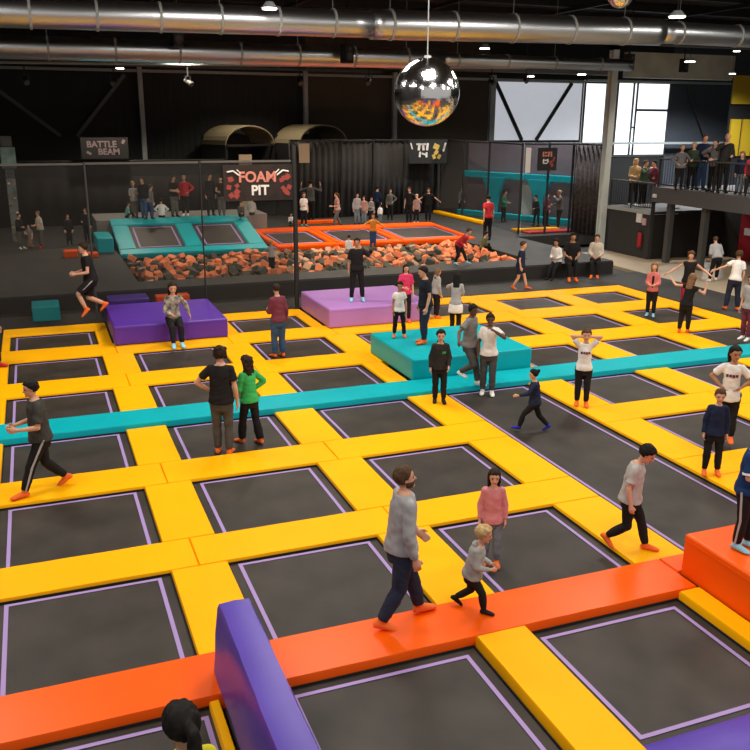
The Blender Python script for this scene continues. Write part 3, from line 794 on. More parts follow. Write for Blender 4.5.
tag(obj('cable_tray', b, DST), 'thin dark pipe running between the two ducts', 'pipe')
b = bmesh.new(); cone(b, (-3.5, 8.5, 6.55), (22, 8.5, 6.95), .05, .05, 8, 'ff')
tag(obj('cable_tray', b, STE), 'thin grey pipe below the lower duct', 'pipe')

def mirror_ball(loc, r, lab, ztop):
    t = thing('mirror_ball', lab, 'mirror ball', loc)
    b = bmesh.new(); bmesh.ops.create_uvsphere(b, u_segments=84, v_segments=48, radius=r)
    for q in b.verts: q.co *= 1 + random.uniform(-.0014, .0014)
    obj('ball', b, MIR, t, False)
    b = bmesh.new(); cone(b, (0, 0, r * .98), (0, 0, r * 1.06), .06, .05, 12, 'ff'); obj('cap', b, STE, t)
    b = bmesh.new(); cone(b, (0, 0, r * 1.06), (0, 0, ztop - loc[2]), .010, .010, 6, 'ff'); obj('cable', b, STE, t)
    for zz in (): pass
    return t
mirror_ball((9.56, -9.66, 5.42), .50, 'large mirror ball hanging above the court', ZC - .4)
mirror_ball((17.04, -4.0, 7.85), .30, 'small dark mirror ball at the top edge', ZC - .4)

def pendant(x, y, z, lab, r=.2, power=0):
    t = thing('pendant_lamp', lab, 'lamp', (x, y, z), 0, 'round ceiling lamps')
    b = bmesh.new(); cone(b, (0, 0, .02), (0, 0, .16), r, r * .45, 20, 'ff'); obj('shade', b, STE, t)
    b = bmesh.new(); cone(b, (0, 0, -.01), (0, 0, .018), r * .85, r * .85, 20, 'ff'); obj('diffuser', b, LMP, t)
    b = bmesh.new(); cone(b, (0, 0, .16), (0, 0, ZC - z - .005), .01, .01, 6, 'ff'); obj('cable', b, BLK, t)
    if power:
        s = spot_light((x, y, z - .06), power, *(((.9, .95, 1.0), 150) if x > 24 and y > 7 else ()))
for x, y, z, lab, r, pw in ((20.35, -2, 7.69, 'ceiling lamp above the thicker duct at the top right', .24, 900), (9.42, -.9, 7.5, 'ceiling lamp glowing in front of the top duct', .2, 900),
        (27.67, 6, 7.19, 'ceiling lamp before the grey concrete beam', .22, 900), (8.88, 8, 7.24, 'ceiling lamp over the left lower duct', .2, 1100),
        (19.31, 6.9, 7.45, 'ceiling lamp between the ducts near the centre', .2, 1100), (14.04, 8, 6.8, 'ceiling lamp left of the mirror ball below the ducts', .22, 1100),
        (16.62, 9.4, 6.95, 'ceiling lamp just beside the mirror ball', .2, 1000), (25.0, 9.2, 6.8, 'ceiling lamp at the end of the lower duct', .2, 1000),
        (7.5, 15.5, 6.9, 'far ceiling lamp over the ramp platform', .18, 1000), (20.0, 15, 6.9, 'far ceiling lamp over the black curtains', .18, 1000), (2.0, 9, 6.9, 'far left ceiling lamp over the platform', .18, 700),
        (30.0, 2.0, 7.6, 'ceiling lamp over the mezzanine', .18, 900), (25.2, 13.5, 6.9, 'added lamp brightening the cyan arena', .18, 1500), (33.5, 8.5, 7.6, 'added lamp brightening the yellow wall panels', .18, 2600), (38.5, 15.5, 7.4, 'added lamp brightening the blue grey wall', .18, 2200), (36.5, 13.2, 8.3, 'added high lamp brightening the grey concrete beam', .18, 3600), (13.6, 17.0, 7.3, 'added far lamp brightening the barrel roofed booths', .16, 750)):  # lamps after the mezzanine one are added to brighten dim areas
    pendant(x, y, z, lab, r, pw)

def stage_light(x, y, z, lab, rz):
    t = thing('stage_light', lab, 'spotlight', (x, y, z), rz, 'black stage spotlights')
    b = bmesh.new(); cone(b, (0, -.14, -.05), (0, .14, .08), .10, .07, 14, 'ff'); obj('lamp_body', b, BLK, t)
    b = bmesh.new(); cone(b, (0, -.15, -.055), (0, -.142, -.05), .085, .085, 14, 'ff'); obj('lens', b, DST, t)
    b = bmesh.new(); add_box(b, -.13, -.11, -.02, .02, -.02, .22); add_box(b, .11, .13, -.02, .02, -.02, .22); add_box(b, -.13, .13, -.02, .02, .20, .22); add_box(b, -.015, .015, -.015, .015, .22, .5 if y < 9 else ZC - z - .005); obj('bracket', b, BLK, t)
for x, y, z, lab, rz in ((3.9, 8.5, 6.1, 'first black spotlight from the left under the grey pipe', .3), (6.6, 8.5, 6.12, 'second black spotlight under the grey pipe', -.4), (9.0, 8.5, 6.15, 'third black spotlight under the grey pipe', .8),
        (12.9, 8.5, 6.25, 'fourth black spotlight under the grey pipe', 0), (15.5, 8.5, 6.3, 'black spotlight left of the mirror ball', -.5), (22.9, 12.9, 6.6, 'black spotlight before the translucent panel, left one', .4), (24.6, 12.9, 6.7, 'black spotlight before the translucent panel, right one', -.3)):
    stage_light(x, y, z, lab, rz)
def speaker(x, y, z, lab):
    t = thing('loudspeaker', lab, 'loudspeaker', (x, y, z), .4, 'black hanging loudspeakers')
    obj('cabinet', bx(-.17, .17, -.14, .14, -.28, .28, .02), BLK, t)
    b = bmesh.new(); cone(b, (0, -.15, -.08), (0, -.141, -.08), .12, .12, 16, 'ff'); cone(b, (0, -.15, .15), (0, -.141, .15), .06, .06, 12, 'ff'); obj('driver', b, DST, t)
    b = bmesh.new(); add_box(b, -.02, .02, -.02, .02, .28, ZC - z - .005); obj('bracket', b, BLK, t)
speaker(25.25, 6.5, 7.15, 'black box speaker at the end of the lower duct')
speaker(30.9, 10.2, 7.35, 'black box speaker on the grey concrete beam')
speaker(8.2, 5.4, 7.32, 'black box speaker above the left lower duct')
speaker(13.5, 5.2, 7.0, 'black box speaker hanging between the ducts')

# ---------------------------------------------------------------- people
SKIN = {'fair': (.66, .36, .24), 'tan': (.42, .21, .12), 'dark': (.12, .055, .032)}
HAIR = {'black': (.012, .010, .009), 'darkbrown': (.028, .016, .010), 'brown': (.08, .042, .022), 'lightbrown': (.20, .11, .055), 'blond': (.50, .34, .16)}
CLO = {'heather': (.36, .36, .37), 'heather2': (.36, .36, .35), 'navyjean': (.022, .030, .055), 'black': (.014, .013, .014), 'pink': (.66, .25, .26), 'greyblue': (.17, .20, .24), 'lightgrey': (.46, .44, .43),
 'teamblue': (.012, .04, .13), 'navy': (.014, .022, .055), 'white': (.80, .78, .75), 'blackjacket': (.028, .026, .025), 'grey': (.20, .195, .19), 'darkgrey': (.075, .073, .073), 'navyblack': (.012, .016, .026),
 'hotpink': (.68, .045, .14), 'maroon': (.17, .035, .055), 'bluejean': (.04, .09, .20), 'green': (.05, .46, .12), 'green2': (.03, .20, .10), 'charcoal': (.055, .053, .050), 'patterned': (.30, .28, .25), 'yellow': (.62, .56, .03),
 'coral': (.62, .17, .16), 'crimson': (.36, .022, .05), 'cream': (.58, .52, .44), 'red': (.52, .03, .04), 'olive': (.12, .13, .045), 'orangetop': (.75, .28, .04), 'dustypink': (.42, .25, .22), 'greypants': (.12, .11, .10),
 'paleteal': (.18, .42, .38), 'tanpants': (.35, .2, .12), 'tan': (.50, .33, .16), 'darkgreen': (.05, .075, .045), 'whiteblack': (.16, .16, .17),
 'orange': (.85, .16, .03), 'paleblue': (.30, .62, .78), 'blue': (.03, .03, .35), 'teal': (.03, .4, .4)}
def cloth(k): return mat('cloth_' + k, CLO[k], .88, noise_amt=.10 if k != 'patterned' else .9, scale=9, bump=.35, spec=.2)
def sock(k): return mat('sock_' + k, CLO[k], .8, spec=.2)
def skin(k): return mat('skin_' + k, SKIN[k], .55, noise_amt=.04, scale=6, spec=.35)
def hair_m(k): return mat('hair_' + k, HAIR[k], .7, noise_amt=.3, scale=30, bump=.3, spec=.15)
PENDING = []   # (object, voxel) to be fused
def part(name, bm, m, parent, vox):
    o = obj(name, bm, m, parent)
    if vox: PENDING.append((o, vox))
    return o
def ik(a, t, L1, L2, pole):
    d = t - a; L = d.length
    mx = (L1 + L2) * .998
    if L > mx: t = a + d * (mx / L); d = t - a; L = mx
    if L < abs(L1 - L2) + .01: L = abs(L1 - L2) + .01
    u = d.normalized(); x = (L1 * L1 - L2 * L2 + L * L) / (2 * L); h = math.sqrt(max(0, L1 * L1 - x * x))
    p = pole - u * pole.dot(u)
    if p.length < 1e-4: p = Vector((0, 1, 0)) - u * u.y
    return a + u * x + p.normalized() * h, t
def arm_pose(kind, s, H):
    # s=+1 right arm (x+). returns wrist offset from shoulder and pole, in body frame
    K = {'hang': ((.045, .035, -.31), (.5, -1, 0)), 'swingf': ((.02, .14, -.26), (.4, -1, 0)), 'swingb': ((.05, -.10, -.29), (.4, -1, .2)),
         'hip': ((.015, .045, -.205), (1, -.35, 0)), 'head': ((-.045, .015, .125), (1, .1, .35)), 'fwd': ((-.02, .17, -.17), (.45, -1, -.2)),
         'sideout': ((.25, .05, -.17), (.2, -1, -.4)), 'sideup': ((.28, .03, .05), (.2, -.6, -.6)), 'bentup': ((.14, .08, .08), (.8, .1, -.7)),
         'face': ((-.03, .15, .03), (.9, .1, -.6)), 'cross': ((-.16, .12, -.14), (.5, .3, -1)), 'reach': ((.06, .26, -.14), (.3, -.5, -1)),
         'sitside': ((.14, -.02, -.26), (.5, -1, 0))}
    w, p = K[kind]
    return Vector((s * w[0], w[1], w[2])) * H, Vector((s * p[0], p[1], p[2]))

def person(x, y, z, H, rz, o, label):
    near = o.get('near', 0); kid = o.get('kid', 0); fem = o.get('fem', 0)
    dist = (Vector((x, y, z)) - M.translation).length
    v = .0095 if dist < 13 else .012 if dist < 18.5 else .018 if dist < 24 else .024
    v = max(v, .0085)
    root = thing('person', label, 'person', (x, y, z), rz)
    hr = {0: .132, 1: .152, 2: .185}[kid]
    hh = H * hr; zN = H - hh * 1.20; zH = (.515 if not kid else .49 if kid == 1 else .44) * H
    w = 1.0 if not kid else .93
    if fem: w *= .93
    thick = 1.0 if not kid else 1.02 if kid == 1 else 1.15
    legs = o.get('legs', [(-.055, .02, 0, 0), (.055, -.02, 0, 0)])
    if o.get('sit') is not None and 'legs' not in o:
        legs = [(-.055, .0, 0, 0), (.055, .02, 0, 0)]
    lf, ls = o.get('lean', (3 if o.get('sit') is None else 12, 0))
    R = Matrix.Rotation(math.radians(-lf), 4, 'X') @ Matrix.Rotation(math.radians(ls), 4, 'Y')
    R3 = R.to_3x3()
    sit = o.get('sit')
    Lth, Lsh, az = .245 * H * zH / (.515 * H), (zH / H - .245 * zH / (.515 * H) - .045) * H, .045 * H
    spread = max(abs(l[1]) for l in legs)
    if sit is None:
        P0 = Vector((0, (legs[0][1] + legs[1][1]) / 2 * H * .5 - .01 * H, zH - spread * spread * H * .85 - .002))
        for l in legs:
            pass
        if lf > 25: P0.y -= .10 * H
    else:
        P0 = Vector((0, -.26 * H if sit > .3 else -.0, sit + .075 * H))
    N = P0 + R3 @ Vector((0, 0, zN - zH))
    hw = .052 * H; sw = .090 * H * w
    hips = [P0 + Vector((-hw, 0, 0)), P0 + Vector((hw, 0, 0))]
    shs = [N + R3 @ Vector((-sw, 0, -.040 * H)), N + R3 @ Vector((sw, 0, -.040 * H))]
    ank = []; knees = []
    for i, l in enumerate(legs):
        a = Vector((l[0] * H, l[1] * H, l[2] * H + az))
        k, a = ik(hips[i], a, Lth, Lsh, Vector((l[0] * .6, 1, .25 if sit is not None else 0)))
        ank.append(a); knees.append(k)
    UA, FA = .172 * H * (1 if not kid else .95), .150 * H * (1 if not kid else .95)
    elb = []; wri = []
    arms = o.get('arms', ['hang', 'hang'])
    for i, s in enumerate((-1, 1)):
        off, pole = arm_pose(arms[i], s, H)
        if kid: off = off * .95
        e, wv = ik(shs[i], shs[i] + R3 @ off, UA, FA, R3 @ pole)
        elb.append(e); wri.append(wv)
    hy, hp = o.get('head', (0, 4))
    RH = (Matrix.Rotation(math.radians(-hy), 4, 'Z') @ Matrix.Rotation(math.radians(-hp - lf * .4), 4, 'X')).to_3x3()
    hc = N + R3 @ Vector((0, .012 * H, 0)) + RH @ Vector((0, 0, hh * .20))     # chin level, head frame origin
    HM = Matrix.Translation(hc) @ RH.to_4x4() @ Matrix.Diagonal((hh, hh, hh, 1))
    ux, uy, uz = R3 @ Vector((1, 0, 0)), R3 @ Vector((0, 1, 0)), R3 @ Vector((0, 0, 1))
    TL = (zN - zH)
    def torso(bm, infl, t0, t1, hem=None, loose=0.0):
        prof = [(-.30, .066, .058), (-.12, .082, .066), (.0, .086 if not fem else .092, .066), (.25, .075 if not fem else .066, .055), (.50, .080 if not fem else .073, .060), (.72, .086 if not fem else .079, .060), (.88, .074 if not fem else .068, .050), (.97, .048, .042), (1.04, .034, .034)]
        def at(t):
            for p, q in zip(prof, prof[1:]):
                if p[0] <= t <= q[0]:
                    f = (t - p[0]) / (q[0] - p[0]); return p[1] + (q[1] - p[1]) * f, p[2] + (q[2] - p[2]) * f
            return (prof[0] if t < prof[0][0] else prof[-1])[1:]
        rg = []; n = 12
        for i in range(n + 1):
            t = t0 + (t1 - t0) * i / n; rx, ry = at(t)
            c = P0 + uz * (TL * t) if t > 0 else P0 + Vector((0, 0, TL * t))
            lo = loose * max(0, 1 - t / .6)
            wr = 0.002 * H * math.sin(i * 2.4)
            rg.append((c, ux, uy, rx * H * w * thick + infl + lo * H + wr, ry * H * thick * (1.05) + infl + lo * H - wr))
        loft(bm, rg, 18)
    # body ------------------------------------------------
    bm = bmesh.new()
    torso(bm, 0, -.06, 1.04)
    cone(bm, N + uz * (-.03 * H), hc + RH @ Vector((0, -.04 * hh, .30 * hh)), .030 * H * thick, .030 * H * (.95 if not kid else .85), 12)
    for i, s in enumerate((-1, 1)):
        cone(bm, N + uz * (-.016 * H), shs[i], .024 * H, .029 * H * thick, 10)
        cone(bm, shs[i], elb[i], .028 * H * w, .021 * H, 10)
        cone(bm, elb[i], wri[i], .022 * H, .0145 * H, 10, bulge=.003 * H)
        cone(bm, hips[i], knees[i], .050 * H * thick, .032 * H, 12)
        cone(bm, knees[i], ank[i], .031 * H, .021 * H, 12, bulge=.006 * H)
        # hand
        fd = (wri[i] - elb[i]).normalized()
        palm_in = R3 @ Vector((-s, .1, 0)); palm_in = (palm_in - fd * palm_in.dot(fd)).normalized()
        th = R3 @ Vector((0, 1, .15)); th = (th - fd * th.dot(fd) - palm_in * th.dot(palm_in))
        th = th.normalized() if th.length > .05 else palm_in.cross(fd).normalized()
        hs = .108 * H / 1.0 * (1 if not kid else .92)
        pc = wri[i]
        loft(bm, [(pc - fd * .1 * hs, th, palm_in, .15 * hs, .13 * hs), (pc + fd * .12 * hs, th, palm_in, .19 * hs, .13 * hs), (pc + fd * .40 * hs, th, palm_in, .24 * hs, .12 * hs), (pc + fd * .52 * hs, th, palm_in, .20 * hs, .10 * hs)], 10)
        for f_, ln in ((-.17, .36), (-.06, .44), (.06, .48), (.17, .42)):
            b0 = pc + fd * .46 * hs + th * f_ * hs
            b1 = b0 + (fd + palm_in * .35 + th * f_ * .5).normalized() * ln * .5 * hs
            b2 = b1 + (fd * .8 + palm_in * .75 + th * f_ * .3).normalized() * ln * .5 * hs
            fr = max(.055 * hs, v * .62)
            cone(bm, b0, b1, fr, fr * .95, 8); cone(bm, b1, b2, fr * .95, fr * .8, 8)
        t0 = pc + fd * .14 * hs + th * .14 * hs; t1 = t0 + (fd * .7 + th * .7 + palm_in * .3).normalized() * .24 * hs; t2 = t1 + (fd + palm_in * .3 + th * .15).normalized() * .2 * hs
        fr = max(.065 * hs, v * .65)
        cone(bm, t0, t1, fr * 1.15, fr, 8); cone(bm, t1, t2, fr, fr * .85, 8)
        # foot
        l = legs[i]; pitch = math.radians(l[3]); toe = Matrix.Rotation(-.12 * s, 3, 'Z') @ Matrix.Rotation(pitch, 3, 'X')
        fw = toe @ Vector((0, 1, 0)); dn = toe @ Vector((0, 0, -1))
        cone(bm, ank[i] + dn * .018 * H - fw * .012 * H, ank[i] + fw * .085 * H + dn * .028 * H, .020 * H, .013 * H, 10)
    # head
    ell(bm, (0, -.03, .60), .345, .43, .385, HM); ell(bm, (0, .07, .33), .265, .315, .325, HM)
    cone(bm, HM @ Vector((0, .38, .50)), HM @ Vector((0, .455, .37)), .035 * hh, .058 * hh, 8)
    for s in (-1, 1): ell(bm, (s * .335, -.03, .47), .05, .085, .13, HM, 8, 6)
    ell(bm, (0, .33, .07), .10, .08, .08, HM, 8, 6)
    part('body', bm, skin(o.get('skin', 'fair')), root, v)
    # face ------------------------------------------------
    if v < .02:
        for s in (-1, 1):
            e = bmesh.new(); ell(e, (s * .135, .325, .50), .062, .05, .030, HM, 10, 6); ob = obj('eye', e, mat('eye_dark', (.03, .02, .015), .25), root, True)
            e = bmesh.new(); cone(e, HM @ Vector((s * .06, .385, .585)), HM @ Vector((s * .21, .325, .575)), .014 * hh, .011 * hh, 6); obj('eyebrow', e, hair_m(o['hc']), root)
        e = bmesh.new(); ell(e, (0, .372, .215), .10, .025, .026, HM, 10, 6); obj('mouth', e, mat('lips', (.38, .10, .08), .5), root, True)
    if o.get('beard'):
        e = bmesh.new(); vs = ell(e, (0, .075, .27), .282, .335, .30, HM, 20, 14)
        HI = HM.inverted()
        bmesh.ops.delete(e, geom=[q for q in e.verts if (HI @ q.co).z > .36 or ((HI @ q.co).z > .17 and abs((HI @ q.co).x) < .10 and (HI @ q.co).z < .26) or (HI @ q.co).y < -.1], context='VERTS')
        obj('beard', e, hair_m(o['hc']), root, True)
    # hair ------------------------------------------------
    style = o['hair']
    bm = bmesh.new()
    T = Matrix.Translation((0, -.045, .60)) @ Matrix.Diagonal((.415, .50, .455, 1))
    rr = bmesh.ops.create_uvsphere(bm, u_segments=28, v_segments=18, radius=1)
    for q in rr['verts']:
        p = q.co.copy(); bump = 1 + .05 * noise.noise(p * 5 + Vector((x, y, 0))) + .03 * noise.noise(p * 11)
        if 'curly' in style: bump = 1.08 + .16 * noise.noise(p * 4.5 + Vector((x, y, 0)))
        hairline = .46 if style != 'bald' else 2
        low = -.66 if style in ('short', 'bald') else -.75
        face = p.y > .10 and p.z < hairline + .12 * (1 - abs(p.x)) - .25 * (1 - p.y) * (1 if p.y < .6 else 1)
        if p.y > .10:
            lim = .46 - max(0, .80 - p.y) * 1.25
            face = p.z < lim
        under = p.z < low
        q.co = p * (bump if not (face or under) else .70)
    if style != 'bald':
        bmesh.ops.transform(bm, matrix=HM @ T, verts=bm.verts)
        def HP(a, b, c): return HM @ Vector((a, b, c))
        if 'long' in style:
            hl = 1.15 if not o.get('hairlen') else .75
            dn = (R3 @ Vector((0, -.18, -1))).normalized()
            for sx, rr_ in ((-.22, .20), (0, .26), (.22, .20)):
                a = HP(sx, -.26, .55); b_ = a + dn * hh * hl
                cone(bm, a, b_, rr_ * hh, rr_ * .62 * hh, 12)
            for s in (-1, 1): cone(bm, HP(s * .34, .0, .55), HP(s * .34, -.02, .55) + dn * hh * hl * .72, .09 * hh, .07 * hh, 8)
        if 'long' in style and 'curly' in style:
            for k in range(22):
                a_ = k * 2.4; ell(bm, Vector((math.cos(a_) * .40, -.22 - .25 * abs(math.sin(a_)), .75 - .055 * k)), .15, .14, .14, HM, 8, 6)
        elif 'curly' in style:
            for k in range(16):
                a_ = k * 2.4; q = Vector((math.cos(a_) * .36, -.10 - .3 * abs(math.sin(a_)), .30 + .045 * k)); ell(bm, q, .14, .14, .14, HM, 8, 6)
        if style == 'bun': ell(bm, (0, -.50, .82), .19, .19, .19, HM, 12, 8)
        if style == 'pony':
            pts = [HP(0, -.48, .72), HP(0, -.68, .60), HP(0, -.72, .25), HP(.03, -.62, -.25), HP(.04, -.56, -.55)]
            rs = [.12, .15, .17, .13, .05]
            for q in range(4): cone(bm, pts[q], pts[q + 1], rs[q] * hh, rs[q + 1] * hh, 10)
        part('hair', bm, hair_m(o['hc']), root, max(v, hh * .045))
    else: bm.free()
    # trousers -------------------------------------------
    g = .008 * H if o['bot'] not in ('bluejean', 'navyjean', 'greypants') else .012 * H
    blen = o.get('blen', 1.0); bm = bmesh.new()
    torso(bm, g + .002 * H, -.27, .06)
    flare = .012 * H if 'flared' in label else 0
    for i in range(2):
        if blen >= 1:
            cone(bm, hips[i], knees[i], .050 * H * thick + g, .034 * H + g, 12)
            cone(bm, knees[i], knees[i] + (ank[i] - knees[i]) * .93, .033 * H + g, .023 * H + g + flare, 12, 'rf', bulge=.005 * H)
        else:
            e = hips[i] + (knees[i] - hips[i]) * min(1, blen * 2)
            cone(bm, hips[i], e, .052 * H * thick + g, .048 * H + g, 12, 'rf')
    part('shorts' if blen < 1 else 'trousers', bm, cloth(o['bot']), root, v)
    if o.get('skirt'):
        bm = bmesh.new(); loft(bm, [(P0 + Vector((0, 0, .06 * H)), ux, uy, .085 * H, .07 * H), (P0 + Vector((0, 0, -.03 * H)), ux, uy, .115 * H, .10 * H), (P0 + Vector((0, 0, -.16 * H)), ux, uy, .125 * H, .11 * H)], 20)
        part('skirt', bm, cloth(o['skirt']), root, v)
    if o.get('stripe'):
        for i, s in enumerate((-1, 1)):
            bm = bmesh.new()
            q = Vector((s, 0, 0)); n1 = .048 * H * thick + g; n2 = .034 * H + g
            cone(bm, hips[i] + q * (n1 + .0), knees[i] + q * (n2 + .001 * H), .009 * H, .009 * H, 6)
            if blen >= 1: cone(bm, knees[i] + q * (n2 + .001 * H), knees[i] + (ank[i] - knees[i]) * .9 + q * (.026 * H + g), .009 * H, .007 * H, 6)
            obj('side_stripe', bm, cloth(o['stripe']), root)
    # top --------------------------------------------------
    g = .012 * H; sl = o.get('sleeve', 1.0); hem = o.get('hem', -.02); bm = bmesh.new()
    torso(bm, g + .002 * H, hem - .04, .985, loose=.016)
    for i, s in enumerate((-1, 1)):
        cone(bm, N + uz * (-.024 * H), shs[i], .026 * H + g * .3, .030 * H * thick + g * .45, 10)
        if sl > .5:
            cone(bm, shs[i], elb[i], .030 * H + g * .5, .023 * H + g * .95, 12)
            cone(bm, elb[i], elb[i] + (wri[i] - elb[i]) * .95, .023 * H + g * .95, .0165 * H + g * .75, 12, 'rf')
        elif sl > .12:
            cone(bm, shs[i], shs[i] + (elb[i] - shs[i]) * min(1, sl * 1.6), .031 * H + g * .5, .029 * H + g * .9, 12, 'rf')
        else: cone(bm, shs[i] + uz * .004 * H, shs[i], .032 * H, .032 * H, 8)
    part('top', bm, cloth(o['top']), root, v)
    if o.get('top') == 'heather2' or o['top'] == 'blackjacket':
        bm = bmesh.new(); ell(bm, N + uz * (.002 * H) - uy * .035 * H, .055 * H, .04 * H, .028 * H, None, 12, 8); part('collar', bm, cloth(o['top']), root, v)
    if o.get('inner'):
        bm = bmesh.new(); loft(bm, [(P0 + uz * (TL * t) + uy * (.012 * H + g), ux, uy, .035 * H, .066 * H) for t in (-.0, .3, .6, .85)], 12); part('inner_top', bm, cloth(o['inner']), root, v)
    if o.get('logo'):
        ls_ = o.get('logoside', 0)
        cx = (-.045 if ls_ else 0) * H; cwid = (.022 if ls_ else .055) * H
        bm = bmesh.new()
        for k in range(4):
            xx = cx + (k - 1.5) * cwid * .55; t = .66; yy = .064 * H * 1.05 * thick * math.sqrt(max(0, 1 - (xx / (.094 * H * w)) ** 2)) + g + .004
            c = P0 + uz * (TL * t) + ux * xx + uy * yy
            T_ = Matrix((ux, uy, uz)).transposed().to_4x4(); T_.translation = c
            add_box(bm, -cwid * .22, cwid * .22, -.006, .004, -(.012 + .004 * (k % 2)) * H, (.014) * H, T_)
        obj('chest_print', bm, cloth(o['logo']), root)
    if o.get('cuff'):
        for i in range(2):
            bm = bmesh.new(); e0 = shs[i] + (elb[i] - shs[i]) * .74; e1 = shs[i] + (elb[i] - shs[i]) * .84
            cone(bm, e0, e1, .033 * H + g, .033 * H + g, 14, 'ff'); obj('sleeve_cuff', bm, cloth('white'), root)
        bm = bmesh.new(); T_ = Matrix((ux, uy, uz)).transposed().to_4x4(); T_.translation = P0 + uz * TL * .72 + uy * (.068 * H * thick + g); add_box(bm, -.03 * H, .03 * H, -.004, .004, -.012 * H, .012 * H, T_); obj('chest_print', bm, cloth('white'), root)
    # socks --------------------------------------------------
    for i, s in enumerate((-1, 1)):
        bm = bmesh.new(); l = legs[i]; toe = Matrix.Rotation(-.12 * s, 3, 'Z') @ Matrix.Rotation(math.radians(l[3]), 3, 'X')
        fw = toe @ Vector((0, 1, 0)); dn = toe @ Vector((0, 0, -1)); sd = toe @ Vector((1, 0, 0))
        c = ank[i] + dn * .0 * H
        loft(bm, [(c - fw * .040 * H + dn * .024 * H, sd, -dn, .012 * H, .012 * H), (c - fw * .030 * H + dn * .019 * H, sd, -dn, .022 * H, .024 * H), (c - fw * .0 * H + dn * .012 * H, sd, -dn, .027 * H, .031 * H), (c + fw * .04 * H + dn * .020 * H, sd, -dn, .028 * H, .024 * H),
                  (c + fw * .080 * H + dn * .027 * H, sd, -dn, .030 * H, .017 * H), (c + fw * .108 * H + dn * .031 * H, sd, -dn, .022 * H, .012 * H), (c + fw * .118 * H + dn * .033 * H, sd, -dn, .008 * H, .006 * H)], 14)
        cone(bm, ank[i] + dn * .01 * H, ank[i] + (knees[i] - ank[i]).normalized() * .035 * H, .024 * H, .026 * H, 12)
        part('sock', bm, sock(o['shoe']), root, v * .9)
    return root

